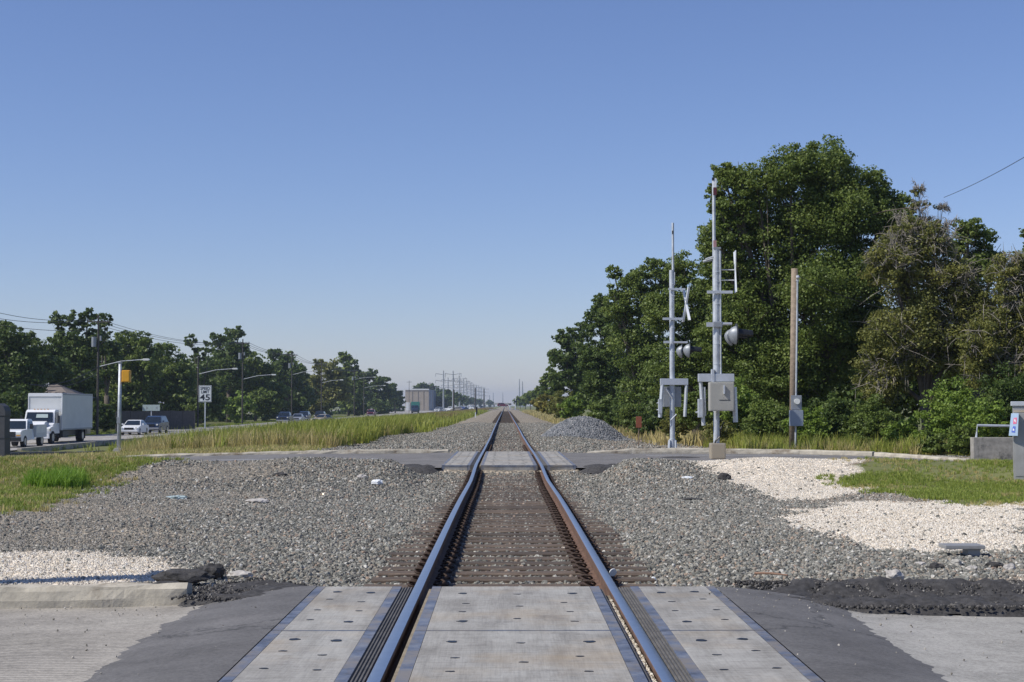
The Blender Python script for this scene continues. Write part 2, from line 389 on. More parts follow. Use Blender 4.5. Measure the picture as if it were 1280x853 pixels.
sa = ground.data.attributes.new('stony', 'FLOAT', 'POINT'); sa.data.foreach_set('value', np.array([1,.7,0,.35,0,.7], np.float32)[reg.ravel()])
ground.data.polygons.foreach_set('use_smooth', np.ones(len(Fq), bool))

# ------------------------------------------------------------------ scattering with geometry nodes
def stone_mat(name, stops):
    m, nt, b, o = nodes(name); oi = nt.nodes.new('ShaderNodeObjectInfo')
    r = ramp(nt, oi.outputs['Random'], stops); r.color_ramp.interpolation = 'LINEAR'
    n = noise_n(nt, 3, 4, .6, coord(nt)); k = ramp(nt, n.outputs[0], [(.3, (.75,.75,.75)), (.7, (1.2,1.2,1.2))])
    nt.links.new(mixc(nt, 1, r.outputs[0], k.outputs[0], 'MULTIPLY'), b.inputs['Base Color'])
    b.inputs['Roughness'].default_value = .9; b.inputs['Specular IOR Level'].default_value = .25; return m
M['st_grey'] = stone_mat('grey_ballast_stone', [(0, (.085,.084,.074)), (.3, (.172,.17,.148)), (.55, (.268,.255,.218)), (.70, (.29,.265,.215)), (.76, (.34,.25,.185)), (.82, (.20,.21,.188)), (.93, (.35,.335,.285)), (1, (.58,.56,.50))])
M['st_dark'] = stone_mat('blue_grey_heap_stone', [(0, (.12,.13,.14)), (.5, (.21,.22,.23)), (.9, (.29,.29,.29)), (1, (.38,.36,.34))])
M['st_dust'] = stone_mat('dusty_fine_stone', [(0, (.13,.12,.10)), (.4, (.25,.232,.195)), (.8, (.35,.32,.265)), (1, (.55,.51,.44))])
M['st_white'] = stone_mat('white_crushed_stone', [(0, (.40,.34,.26)), (.25, (.58,.52,.42)), (.6, (.68,.62,.52)), (1, (.76,.72,.64))])
M['st_black'] = stone_mat('asphalt_crumb', [(0, (.025,.025,.025)), (.6, (.075,.07,.066)), (.9, (.15,.14,.125)), (1, (.3,.28,.25))])
def scatter(name, base_obj, density, smin, smax, mat, seed=1, proto='stone', flat=.7, attr='density', **kw):
    """turns base_obj into a scatter of instances over its own surface"""
    ng = bpy.data.node_groups.new(name+'_scatter', 'GeometryNodeTree')
    ng.interface.new_socket('Geometry', in_out='INPUT', socket_type='NodeSocketGeometry')
    ng.interface.new_socket('Geometry', in_out='OUTPUT', socket_type='NodeSocketGeometry')
    n, l = ng.nodes, ng.links
    gi = n.new('NodeGroupInput'); go = n.new('NodeGroupOutput')
    d = n.new('GeometryNodeDistributePointsOnFaces'); d.distribute_method = 'RANDOM'; d.inputs['Seed'].default_value = seed
    at_ = n.new('GeometryNodeInputNamedAttribute'); at_.data_type = 'FLOAT'; at_.inputs['Name'].default_value = attr
    mu = n.new('ShaderNodeMath'); mu.operation = 'MULTIPLY'; mu.inputs[1].default_value = density
    l.new(at_.outputs['Attribute'], mu.inputs[0]); l.new(mu.outputs[0], d.inputs['Density']); l.new(gi.outputs[0], d.inputs['Mesh'])
    ins = n.new('GeometryNodeInstanceOnPoints'); l.new(d.outputs['Points'], ins.inputs['Points'])
    rr = n.new('FunctionNodeRandomValue'); rr.data_type = 'FLOAT_VECTOR'
    rs = n.new('FunctionNodeRandomValue'); rs.data_type = 'FLOAT'; rs.inputs[2].default_value = smin; rs.inputs[3].default_value = smax
    if proto == 'stone':
        rr.inputs[1].default_value = (6.28, 6.28, 6.28)
        gj = n.new('GeometryNodeGeometryToInstance')
        for i in range(3):
            ic = n.new('GeometryNodeMeshIcoSphere'); ic.inputs['Radius'].default_value = .5; ic.inputs['Subdivisions'].default_value = 1 if i else 2
            sp = n.new('GeometryNodeSetPosition'); nz = n.new('ShaderNodeTexNoise'); nz.inputs['Scale'].default_value = 1.6
            nz.noise_dimensions = '4D'; nz.inputs['W'].default_value = i*3.7+seed
            vm = n.new('ShaderNodeVectorMath'); vm.operation = 'MULTIPLY_ADD'; vm.inputs[1].default_value = (1.1,1.1,.9); vm.inputs[2].default_value = (-.55,-.55,-.45)
            l.new(nz.outputs[1], vm.inputs[0]); l.new(vm.outputs[0], sp.inputs['Offset']); l.new(ic.outputs[0], sp.inputs[0])
            tr = n.new('GeometryNodeTransform'); tr.inputs['Scale'].default_value = [(1,.8,.6),(1,.65,.75),(.8,.8,.55)][i]
            l.new(sp.outputs[0], tr.inputs[0]); sm_ = n.new('GeometryNodeSetShadeSmooth'); sm_.inputs['Shade Smooth'].default_value = False
            l.new(tr.outputs[0], sm_.inputs[0]); l.new(sm_.outputs[0], gj.inputs[0])
        src = gj.outputs[0]
    else:
        rr.inputs[0].default_value = (-.12,-.12,0); rr.inputs[1].default_value = (.12,.12,6.28)
        gj = n.new('GeometryNodeGeometryToInstance')
        for po in proto:
            oi = n.new('GeometryNodeObjectInfo'); oi.inputs['Object'].default_value = po; oi.transform_space = 'ORIGINAL'
            l.new(oi.outputs['Geometry'], gj.inputs[0])
        src = gj.outputs[0]
    l.new(src, ins.inputs['Instance']); ins.inputs['Pick Instance'].default_value = True
    l.new(rr.outputs[0], ins.inputs['Rotation']); l.new(rs.outputs[1], ins.inputs['Scale'])
    sm2 = n.new('GeometryNodeSetMaterial'); sm2.inputs['Material'].default_value = mat
    l.new(ins.outputs[0], sm2.inputs[0]); l.new(sm2.outputs[0], go.inputs[0])
    md = base_obj.modifiers.new('scatter', 'NODES'); md.node_group = ng
    base_obj.name = name; tag(base_obj, **kw); return base_obj
def region_patch(name, x0, x1, y0, y1, step, fn, zoff=0.0):
    xs_ = np.arange(x0, x1+1e-6, step); ys_ = np.arange(y0, y1+1e-6, step); X_, Y_ = np.meshgrid(xs_, ys_)
    Z_ = H(X_, Y_)+zoff; V_ = np.stack([X_, Y_, Z_], -1).reshape(-1, 3); ny_, nx_ = X_.shape; I_ = np.arange(ny_*nx_).reshape(ny_, nx_)
    F_ = np.stack([I_[:-1,:-1], I_[:-1,1:], I_[1:,1:], I_[1:,:-1]], -1).reshape(-1, 4)
    D = fn(X_, Y_).astype(np.float32).ravel(); keep = D[F_].max(1) > 0.001; F_ = F_[keep]
    used = np.unique(F_); mp = np.full(len(V_), -1); mp[used] = np.arange(len(used)); 
    o = arr_mesh(name, V_[used], mp[F_], None); a = o.data.attributes.new('density', 'FLOAT', 'POINT'); a.data.foreach_set('value', D[used]); return o
def infrust(X_, Y_, m=1.0):   # the wedge of ground near the photographed area, with a generous margin
    return (np.abs(X_) < Y_*.345+2.2+m)
def d_ballast(X_, Y_):
    r = regions(X_, Y_); ok = (r == 0) & (Y_ > 12.15) & infrust(X_, Y_)
    ok &= ~((Y_ > 35.1) & (Y_ < 46.6) & (np.abs(X_) < 40)); d = ok*1.0
    d = np.where((np.abs(X_) < 1.35), d*np.where(Y_ < 20, .65, .95), d); d = np.where(r == 3, .12*infrust(X_, Y_), d); d = np.where((r == 1) & (Y_ > 12.6), .02*infrust(X_, Y_), d)
    bare = sm((vnoise(X_, Y_, .55, 21)-.4)/.3)*sm((-X_-2.2)/2); return d*(1-.85*bare)*(1-.72*sm((-X_-3)/2.5)*(1-.5*sm((Y_-27)/4)))
scatter('ballast_gravel', region_patch('b', -15, 15, 11.6, 26, .2, d_ballast), 600, .028, .070, M['st_grey'], 1, kind='stuff', label='loose grey ballast stones covering the ground along the near track', cat='gravel')
scatter('ballast_gravel', region_patch('b', -19, 15, 26, 50, .25, lambda a, b: d_ballast(a, b)), 330, .045, .085, M['st_grey'], 2, kind='stuff', label='grey ballast stones heaped along the near edge of the far road', cat='gravel')
scatter('ballast_gravel', region_patch('b', -9, 9, 50, 140, .5, lambda a, b: (regions(a, b) == 0)*1.0+(regions(a,b)==5)*.3), 70, .06, .13, M['st_grey'], 3, kind='stuff', label='grey ballast shoulders beside the track beyond the far road', cat='gravel')
def d_fine(a, b):
    r = regions(a, b); d = ((r == 0) & (b > 12.2) & (b < 33.5) & infrust(a, b))*sm((-a-1.8)/1.5); return np.maximum(d*(1-.6*sm((vnoise(a, b, .5, 90)-.5)/.2)), ((r == 3) | (r == 5))*.5*infrust(a, b)*(b > 12.2)*(b < 34))
scatter('ballast_gravel', region_patch('f', -15, 15, 11.6, 34, .2, d_fine), 900, .014, .036, M['st_dust'], 5, kind='stuff', label='fine dusty grey-brown gravel between the larger ballast stones', cat='gravel')
scatter('crushed_stone', region_patch('w', -8, 15, 11.6, 36, .2, lambda a, b: ((regions(a, b) == 1)*1.0+(regions(a,b)==3)*.04+(regions(a,b)==5)*.05)*infrust(a, b)*(b > 12.15)*~((b > 34.6))), 900, .014, .038, M['st_white'], 4, kind='stuff', label='pale crushed stone spread beside the ballast and behind the kerb', cat='gravel')

# ------------------------------------------------------------------ grass tufts (prototypes live inside the scatter objects)
def tuft_mesh(name, nb, h, w, spread, lean, seeds=False):
    r = random.Random(name); V_, F_ = [], []
    for _ in range(nb):
        a = r.random()*6.283; d = spread*math.sqrt(r.random()); bx, by = d*math.cos(a), d*math.sin(a)
        hh = h*(.45+.55*r.random()); t = r.random()*6.283; lx, ly = lean*hh*r.random()*math.cos(t), lean*hh*r.random()*math.sin(t)
        q = r.random()*3.14; wx, wy = w*math.cos(q)/2, w*math.sin(q)/2; b = len(V_)
        V_ += [(bx-wx,by-wy,-.02),(bx+wx,by+wy,-.02),(bx+wx*.8+lx*.35,by+wy*.8+ly*.35,hh*.55),(bx-wx*.8+lx*.35,by-wy*.8+ly*.35,hh*.55),(bx+lx+wx*.15,by+ly+wy*.15,hh),(bx+lx-wx*.15,by+ly-wy*.15,hh)]
        F_ += [(b,b+1,b+2,b+3),(b+3,b+2,b+4,b+5)]
    me = bpy.data.meshes.new(name); me.from_pydata(V_, [], F_); return bpy.data.objects.new(name, me)
T_short = [tuft_mesh('short_tuft%d'%i, 16, .10, .012, .07, .8) for i in range(3)]
T_mid = [tuft_mesh('mid_tuft%d'%i, 22, .45, .02, .14, .6) for i in range(3)]
T_tall = [tuft_mesh('tall_tuft%d'%i, 26, .85, .03, .22, .55) for i in range(4)]
T_low = [tuft_mesh('low_tuft%d'%i, 22, .24, .022, .24, .9) for i in range(3)]
T_far = [tuft_mesh('far_tuft%d'%i, 16, .9, .08, .55, .5) for i in range(3)]
scatter('grass', region_patch('g', -17, 0, 18, 48, .25, lambda a, b: inside(P_lawnL, *jit(a, b, .8))*(.15+.85*sm((vnoise(a, b, .9, 5)-.3)/.3))), 150, .4, 1.15, GRASS['lawn'], 11, T_short, kind='stuff', label='short green grass beside the gravel at the left edge', cat='grass')
scatter('grass', region_patch('g', -17, -6, 18, 42, .25, lambda a, b: inside(P_lawnL, *jit(a, b, 1.3, 40))*(.5*sm((vnoise(a, b, 1.1, 77)-.35)/.3))), 90, .4, 1.3, GRASS['dry'], 61, T_short, kind='stuff', label='dry stems among the green grass at the left edge', cat='grass')
scatter('grass', region_patch('g', 6, 20, 18, 36, .25, lambda a, b: inside(P_lawnR, *jit(a, b, 1.2, 44))*(.6*sm((vnoise(a, b, 1.0, 78)-.4)/.3))), 90, .35, .8, GRASS['dry'], 62, T_short, kind='stuff', label='dry yellow patches in the mown lawn on the right', cat='grass')
scatter('grass', region_patch('g', 6, 20, 18, 36, .25, lambda a, b: inside(P_lawnR, *jit(a, b, .6))*(.12+.88*sm((vnoise(a, b, .8, 5)-.25)/.35))), 230, .35, .95, GRASS['lawn'], 12, T_short, kind='stuff', label='mown lawn beside the metal cabinet on the right', cat='grass')
def low_left(a, b): return ((a/b < -.24) | (b < 58))
def d_behind(a, b):   # rough grass between far road, track and highway
    r = regions(a, b) == 4; ok = r & (a > -31.5) & (b > 47.6)
    ok &= ~((a < -20.6) & (b > 74) & (b < 98) & (a < -20.6))
    return ok*1.0
def band(a, b, n1): return sm((vnoise(a, b, .11, n1)-.4)/.25)
notpole = lambda a, b: 1-1.0*((np.abs(a/b+.2503) < .008) & (b > 56))
scatter('grass', region_patch('g', -32, -4, 47, 100, .5, lambda a, b: d_behind(a, b)*notpole(a, b)*low_left(a, b)*(.3+.7*band(a, b, 4))), 26, .5, 1.1, GRASS['dry'], 13, T_low, kind='stuff', label='short dry grass behind the far kerb on the left', cat='grass')
scatter('grass', region_patch('g', -32, -4, 47, 100, .5, lambda a, b: d_behind(a, b)*notpole(a, b)*low_left(a, b)*(.2+.8*band(a, b, 34))), 16, .5, 1.1, GRASS['tall'], 23, T_low, kind='stuff', label='short green grass behind the far kerb on the left', cat='grass')
scatter('grass', region_patch('g', -24, -4, 56, 100, .5, lambda a, b: d_behind(a, b)*(1-low_left(a, b))*(.08+.92*band(a*1.3, b, 54))), 4.5, .5, 1.1, GRASS['dry'], 33, T_tall, kind='stuff', label='tan seeding grass around the foot of the speed limit sign', cat='grass')
scatter('grass', region_patch('g', -24, -4, 56, 100, .5, lambda a, b: d_behind(a, b)*(1-low_left(a, b))*(.1+.9*band(a*1.3, b, 14))), 8, .6, 1.4, GRASS['tall'], 14, T_tall, kind='stuff', label='green grass mixed into the tan grass behind the far kerb', cat='grass')
def d_green(a, b): return d_behind(a, b)*(a < -6.8)*(a > -17)*sm((b-64)/6)*(.08+.92*band(a*1.6, b*.9, 61))
scatter('grass', region_patch('g', -20, -5, 60, 150, .5, d_green), 9, .8, 1.5, GRASS['tall'], 15, T_tall, kind='stuff', label='tall bright green grass between the track and the highway', cat='grass')
scatter('grass', region_patch('g', -31, -5, 100, 420, 2, lambda a, b: (regions(a, b) == 4)*(.35+.65*band(a*.3, b*.3, 8))*(a > -26)), 2.2, .55, 1.0, GRASS['tall'], 16, T_far, kind='stuff', label='distant green grass strip beside the highway', cat='grass')
scatter('grass', region_patch('g', -31, -4.5, 110, 900, 3, lambda a, b: (regions(a, b) == 4)*(.2+.8*band(a*.5, b*.3, 28))*(a > -26)), 1.3, .55, 1.0, GRASS['seed'], 17, T_far, kind='stuff', label='brown seeding grass along the embankment far away', cat='grass')
scatter('grass', region_patch('g', 5, 22, 47.6, 66, .5, lambda a, b: (regions(a, b) == 4)*1.0), 4, .3, .7, GRASS['dry'], 18, T_tall, kind='stuff', label='dry grass below the trees behind the far kerb on the right', cat='grass')
scatter('grass', region_patch('g', 5, 22, 47.6, 66, .5, lambda a, b: (regions(a, b) == 4)*(.3+.7*band(a, b, 30))), 9, .4, .9, GRASS['tall'], 19, T_tall, kind='stuff', label='green grass and weeds below the trees on the right', cat='grass')
scatter('grass', region_patch('g', 4.4, 14, 60, 420, 2, lambda a, b: (regions(a, b) == 4)*(a < 10+.0*b)*1.0), 1.6, .5, .9, GRASS['dry'], 20, T_far, kind='stuff', label='dry grass edging the distant trees right of the track', cat='grass')
scatter('grass', region_patch('g', -46, -31, 97, 420, 1.5, lambda a, b: (((a < -40.2)) | ((a > -31.6)))*1.0), 3, .2, .45, GRASS['lawn'], 21, T_far, kind='stuff', label='mown verges on both sides of the highway', cat='grass')

# ------------------------------------------------------------------ railway track
track = empty('railway_track', (0, 12, 0), label='straight single railway track running from the foreground to the horizon', cat='railway track')
def railprof():
    hw, w, bw = .0375, .009, .075
    return [(-bw,-.172),(bw,-.172),(bw,-.160),(w,-.142),(w,-.048),(hw-.003,-.038),(hw,-.010),(hw-.006,-.003),(-hw+.006,-.003),(-hw,-.010),(-hw+.003,-.038),(-w,-.048),(-w,-.142),(-bw,-.160)]
yy = list(np.concatenate([[-3, 12], np.arange(13, 80, 1.0), np.arange(80, 200, 20), np.arange(200, 1500, 100), [1600, 2600]]))
for sx in (-1, 1):
    pr = railprof(); V_, F_ = [], []; n = len(pr)
    for y in yy:
        for (u, w) in pr: V_.append((sx*.7535+u+.004*math.sin(y*.31+sx), y-12, w+float(railz(y))))
    for i in range(len(yy)-1):
        for k in range(n): F_.append((i*n+k, i*n+(k+1)%n, (i+1)*n+(k+1)%n, (i+1)*n+k))
    mb = MB(); mb.v, mb.f = V_, F_; rail = mb.build('rail', M['rust'], track)
    V_, F_ = [], []
    for y in yy:
        for (u, w) in ((-.0345,-.0035),(-.027,0.0005),(0,.0015),(.027,.0005),(.0345,-.0035)): V_.append((sx*.7535+u+.004*math.sin(y*.31+sx), y-12, w+float(railz(y))))
    for i in range(len(yy)-1):
        for k in range(4): F_.append((i*5+k, i*5+k+1, (i+1)*5+k+1, (i+1)*5+k))
    mb = MB(); mb.v, mb.f = V_, F_; mb.build('running_surface', M['polish'], rail, smooth=True)
# one tie of each kind, then copies
def tie_mesh(seed):
    r = random.Random(seed); mb = MB(); n = 9; L = 1.30; w = .115
    for i in range(n+1):
        x = -L+2*L*i/n; j = [(r.random()-.5)*.012 for _ in range(5)]
        mb.v += [(x,-w+j[0],-.19),(x,-w+j[1],-.012+j[4]*.5),(x,-w+.02,0+j[2]*.6),(x,w-.02,0+j[3]*.6),(x,w+j[1],-.012),(x,w+j[2],-.19)]
    for i in range(n):
        for k in range(5): mb.f.append((i*6+k, i*6+k+1, (i+1)*6+k+1, (i+1)*6+k))
    mb.f.append(tuple(range(6))); mb.f.append(tuple(n*6+k for k in reversed(range(6)))); return mb
tie_protos = []
plate_mb = MB().box(-.17, .17, -.095, .095, 0, .018)
def clip_mb():
    pts = [(.10*0+.03,-.07,.03),(.09,-.075,.05),(.125,-.03,.075),(.10,.02,.085),(.045,.03,.07),(.03,0,.055),(.075,-.01,.04),(.13,.04,.06),(.11,.085,.05),(.05,.08,.03)]
    return MB().tube(pts, .011, 6)
plate_me = clip_me = None
tie_ms = [tie_mesh(i) for i in range(6)]; tie_objs = []
def add_tie(y, i, full):
    global plate_me, clip_me
    k = i % 6
    if len(tie_objs) <= k:
        t = tie_ms[k].build('tie', M['tie'], track); tie_objs.append(t)
    else:
        t = tie_objs[k].copy(); COL.objects.link(t); t.parent = track
    t.location = (random.uniform(-.05,.05), y-12, float(railz(y))-.192+random.uniform(-.008,.004)); t.rotation_euler = (0,0,random.gauss(0,.008))
    if not full: return
    for sx in (-1, 1):
        if plate_me is None: p = plate_mb.build('tie_plate', M['rust_dark'], t); plate_me = p.data
        else: p = bpy.data.objects.new('tie_plate', plate_me); COL.objects.link(p); p.parent = t
        p.location = (sx*.7535-t.location.x, 0, .001)
        for s2 in (-1, 1):
            if clip_me is None: c = clip_mb().build('spring_clip', M['rust_dark'], t, smooth=True); clip_me = c.data
            else: c = bpy.data.objects.new('spring_clip', clip_me); COL.objects.link(c); c.parent = t
            c.location = (sx*.7535-t.location.x+s2*.03, 0, .01); c.rotation_euler = (0,0,0 if s2 > 0 else math.pi)
tys = [y for y in np.arange(12.33, 35.2, .495)]+[y for y in np.arange(46.8, 74.9, .495)]
for i, y in enumerate(tys[:100]): add_tie(y, i, i < 75)
mb = MB()
for y in np.arange(tys[99]+.495, 420, .495):
    j = random.uniform(-.06,.06); z = float(railz(y))-.192+random.uniform(-.01,.005); mb.box(-1.3+j, 1.3+j, y-12-.11, y-12+.11, z-.12, z)
mb.build('tie', M['tie'], track, kind='stuff', label='the many distant wooden ties of the same track')

# ------------------------------------------------------------------ crossing panels
def crossing_panel(kind, L):
    """kind: 'gauge' between the rails, 'left'/'right' outside them. origin: panel centre of the near edge, top at z 0"""
    if kind == 'gauge': x0, x1 = -.645, .645; ew = .072
    else: x0, x1 = .885, 1.54; ew = .068
    g = .006; root = MB().box(x0+ew, x1-ew, g, L-g, -.20, 0).build('crossing_panel', M['panel'], bevel=.004)
    for a, b in ((x0, x0+ew-.002), (x1-ew+.002, x1)):
        MB().box(a, b, g, L-g, -.22, .0005).build('edge_strip', M['edge'], root)
    MB().box(x0+ew, x1-ew, .0, .022, -.035, .0012).build('end_strip', M['edge'], root)
    if kind != 'gauge':                       # ribbed seal against the rail
        mb = MB(); n = 4
        prof = [(.795, -.12)]
        for i in range(n):
            u = .797+i*.021; prof += [(u, -.012), (u+.005, -.004), (u+.013, -.004), (u+.018, -.012)]
        prof += [(.884, -.006), (.884, -.12)]
        mb.prism(prof, g, L-g, 'Y').build('rubber_seal', M['rubber'], root)
    else:
        MB().box(-.672, -.647, 0, L, -.15, -.02).build('rubber_seal', M['tan_rubber'], root, bevel=.004)
        MB().box(.647, .672, 0, L, -.15, -.02).build('rubber_seal', M['rubber'], root, bevel=.004)
    cx = [(-.36), 0.0, .36] if kind == 'gauge' else [1.10, 1.34]
    def pocket(x, y, a, b):
        mb = MB(); rr = random.Random(x*31+y); pts = []
        for k in range(12):
            t = 2*math.pi*k/12; j = 1+rr.uniform(-.25,.25); pts.append((x+a*math.cos(t)*j, y+b*math.sin(t)*j))
        mb.prism(pts, -.01, .0028, 'Z').build('bolt_pocket', M['black'], root)
    if kind == 'gauge': sp = [(-.36,.42),(-.37,.9),(-.36,1.35),(-.4,1.95),(.37,.42),(.36,.9),(.34,1.4),(.42,1.95),(0,.55),(0.02,1.2),(.01,1.9)]
    else: sp = [(1.10,.4),(1.08,.95),(1.11,1.45),(1.09,2.0),(1.36,.5),(1.37,1.0),(1.35,1.6),(1.34,2.05)]
    for i, (x, y) in enumerate(sp):
        y = y*L/2.42; big = i in (0, 3, 7)
        pocket(x, y, .034 if big else .026, .036 if big else .014)
    if kind == 'left': root.scale = (-1, 1, 1)
    return root
NL = 2.36; protoP = {}
near_x = empty('level_crossing', (0, 12.06, -.004), label='near level crossing of worn concrete panels filling the bottom of the photo', cat='level crossing')
far_x = empty('level_crossing', (0, 35.5, .03), label='far level crossing of pale concrete panels where the second road crosses', cat='level crossing')
for kind in ('gauge', 'left', 'right'):
    for i in range(5):
        o = crossing_panel(kind, NL) if i == 0 else copy_tree(protoP[kind])
        if i == 0: protoP[kind] = o
        o.parent = near_x; o.location = (0, -NL*(i+1), 0)
for kind in ('gauge', 'left', 'right'):
    for i in range(5):
        o = copy_tree(protoP[kind]); o.parent = far_x; o.location = (0, 2.22*i, -.0035*i); o.scale = (o.scale[0], 2.22/NL, 1)
# dirt and small rubble lying in the flangeway of the right rail
def strip_patch(name, x0, x1, y0, y1, z, step=.02):
    mb = MB(); mb.quad((x0,y0,z),(x1,y0,z),(x1,y1,z),(x0,y1,z)); me = bpy.data.meshes.new(name); me.from_pydata(mb.v, [], mb.f)
    o = bpy.data.objects.new(name, me); COL.objects.link(o); a = me.attributes.new('density', 'FLOAT', 'POINT'); a.data.foreach_set('value', [1.0]*4); return o
scatter('flangeway_rubble', strip_patch('f', .675, .716, 3, 11.6, -.055), 4200, .008, .026, M['st_white'], 31, kind='stuff', label='pale grit lying in the gap beside the right rail', cat='gravel')
MB().box(.673, .718, 3, 11.9, -.12, -.055).build('flangeway_dirt', M['tan_rubber'], kind='structure')

# ------------------------------------------------------------------ near road
def sheet(name, xs_, ys_, zf, mat, th=0, **kw):
    X_, Y_ = np.meshgrid(np.asarray(xs_, float), np.asarray(ys_, float)); Z_ = zf(X_, Y_); ny_, nx_ = X_.shape
    V_ = np.stack([X_, Y_, Z_], -1).reshape(-1, 3); I_ = np.arange(ny_*nx_).reshape(ny_, nx_)
    F_ = np.stack([I_[:-1,:-1], I_[:-1,1:], I_[1:,1:], I_[1:,:-1]], -1).reshape(-1, 4)
    o = arr_mesh(name, V_, F_, mat, **kw); o.data.polygons.foreach_set('use_smooth', np.ones(len(F_), bool)); return o
def znear(x, y):
    ax = np.abs(x); return -.004-.13*sm((ax-1.5)/1.3)-.012*np.maximum(ax-2.4, 0)
sheet('road', np.arange(-30, -1.9, .5), np.arange(-6, 12.05, .5), lambda x, y: znear(x, y)-.006, M['road_conc'], kind='structure')
sheet('road', np.arange(1.6, 30, .5), np.arange(-6, 12.05, .5), lambda x, y: znear(x, y)-.006, M['road_conc2'], kind='structure')
def patch_edge(side, inner, fn, y0, y1, mat, name):
    """asphalt patch with an uneven outer edge"""
    ys_ = np.arange(y0, y1+.01, .03); V_, F_ = [], []; n = 9
    for y in ys_:
        xo = fn(y)
        for k in range(n):
            x = inner+(xo-inner)*k/(n-1); V_.append((side*x, y, float(znear(x, y))+.005-(.011 if k == n-1 else 0)))
    for i in range(len(ys_)-1):
        for k in range(n-1):
            q = (i*n+k, i*n+k+1, (i+1)*n+k+1, (i+1)*n+k); F_.append(q if side > 0 else q[::-1])
    return arr_mesh(name, np.array(V_), np.array(F_), mat, kind='structure')
patch_edge(-1, 1.543, lambda y: 2.42+.03*math.sin(y*2.1)+.09*noise.noise((y*2,0,0))+.06*noise.noise((y*7,2,0))+.03*noise.noise((y*19,5,0)), -6, 12.1, M['asphalt'], 'asphalt_patch')
patch_edge(1, 1.543, lambda y: 2.55-.30*sm((11.5-y)/4)+.16*math.sin(y*.9+1)*.6+.09*noise.noise((y*2.5,3,0))+.06*noise.noise((y*7,9,0))+.03*noise.noise((y*19,8,0)), -6, 12.0, M['asphalt'], 'asphalt_patch')
# left kerb
def kerb(name, pts, w=.16, h=.15, mat=None, zfn=None, rough=.012, step=.25, hfn=None, **kw):
    pts = [Vector(p) for p in pts]; fine = []
    for a, b in zip(pts[:-1], pts[1:]):
        n = max(1, int((b-a).length/step)); fine += [a.lerp(b, i/n) for i in range(n)]
    fine.append(pts[-1]); mb = MB()
    for i, p in enumerate(fine):
        d = (fine[min(i+1, len(fine)-1)]-fine[max(i-1, 0)]); d.z = 0; d.normalize(); s = Vector((-d.y, d.x, 0))
        j = lambda k: noise.noise((p.x*3, p.y*3, k*7.3))*rough
        pr = [(0, -.25), (0+j(1), h*.35), (.012+j(2), h*.8), (.03, h+j(3)), (w-.02, h+j(4)), (w, h-.02), (w, -.25)]
        for (u, z) in pr: q = p+s*u; mb.v.append((q.x, q.y, p.z+z))
    n = 7
    for i in range(len(fine)-1):
        for k in range(n-1): mb.f.append((i*n+k, i*n+k+1, (i+1)*n+k+1, (i+1)*n+k))
    mb.f.append(tuple(range(n))); mb.f.append(tuple((len(fine)-1)*n+k for k in reversed(range(n))))
    return mb.build(name, mat or M['kerb'], **kw)
zk = lambda x: float(znear(x, 0))-.005
kerb('kerb', [(x, 11.93+.03*math.sin(x), zk(x)) for x in (-20, -12, -8, -6, -4.5, -3.5, -2.52)], w=.17, h=.155, rough=.03, step=.08, kind='structure')
# rough black asphalt at both sides of the near crossing
def rough_heap(name, poly, hfn, mat, label, cat, step=.045, top=None, amp=.045, **kw):
    xs_ = np.arange(min(p[0] for p in poly)-.1, max(p[0] for p in poly)+.1, step); ys_ = np.arange(min(p[1] for p in poly)-.1, max(p[1] for p in poly)+.1, step)
    X_, Y_ = np.meshgrid(xs_, ys_); jx, jy = X_+.06*(vnoise(X_,Y_,5,2)-.5), Y_+.08*(vnoise(X_,Y_,4,3)-.5)
    ins = inside(poly, jx, jy); ny_, nx_ = X_.shape
    d = ins.astype(float)
    for _ in range(6): d = (d+np.roll(d,1,0)+np.roll(d,-1,0)+np.roll(d,1,1)+np.roll(d,-1,1))/5
    d = np.clip((d-.25)/.75, 0, 1)
    Z_ = hfn(X_, Y_, d)+amp*(vnoise(X_,Y_,9,8)-.5)*d+amp*.8*(vnoise(X_,Y_,21,9)-.5)*d
    I_ = np.arange(ny_*nx_).reshape(ny_, nx_); F_ = np.stack([I_[:-1,:-1], I_[:-1,1:], I_[1:,1:], I_[1:,:-1]], -1).reshape(-1, 4)
    keep = (d.ravel()[F_].min(1) > 0.0); F_ = F_[keep]; used = np.unique(F_); mp = np.full(X_.size, -1); mp[used] = np.arange(len(used))
    V_ = np.stack([X_, Y_, Z_], -1).reshape(-1, 3)[used]; c = V_.mean(0); c[2] = V_[:,2].min()
    o = arr_mesh(name, V_-c, mp[F_], mat, loc=Vector(c)); return tag(o, label, cat, **kw)
polyL = [(-2.55,11.75),(-1.75,11.55),(-1.58,12.05),(-1.62,12.5),(-2.2,13.0),(-2.55,12.5)]
rough_heap('broken_asphalt', polyL, lambda x, y, d: -.16+.09*d+.05*sm((x+2.6)/1), M['rough_asphalt'], 'crumbled black asphalt between the left kerb end and the crossing panel', 'asphalt rubble', kind=None)
polyR = [(1.58,12.1),(1.75,11.75),(2.6,11.45),(4,11.42),(7.5,11.45),(7.5,12.35),(5,12.45),(3.8,12.6),(2.6,12.95),(1.85,12.75)]
rough_heap('broken_asphalt', polyR, lambda x, y, d: -.17+.10*d+.07*np.exp(-((y-12.45)/.22)**2)*sm((x-1.8)/.6)-.05*np.exp(-((y-12.15)/.14)**2)*sm((x-1.9)/.8), M['rough_asphalt'], 'long ridge of crumbled black asphalt along the right edge of the near road', 'asphalt rubble')
def d_heapR(a, b): return (inside(polyR, a, b) | inside(polyL, a, b))*1.0
hp = region_patch('h', -3, 8, 11.3, 13.1, .1, d_heapR)
co = np.zeros(len(hp.data.vertices)*3); hp.data.vertices.foreach_get('co', co); co = co.reshape(-1, 3)
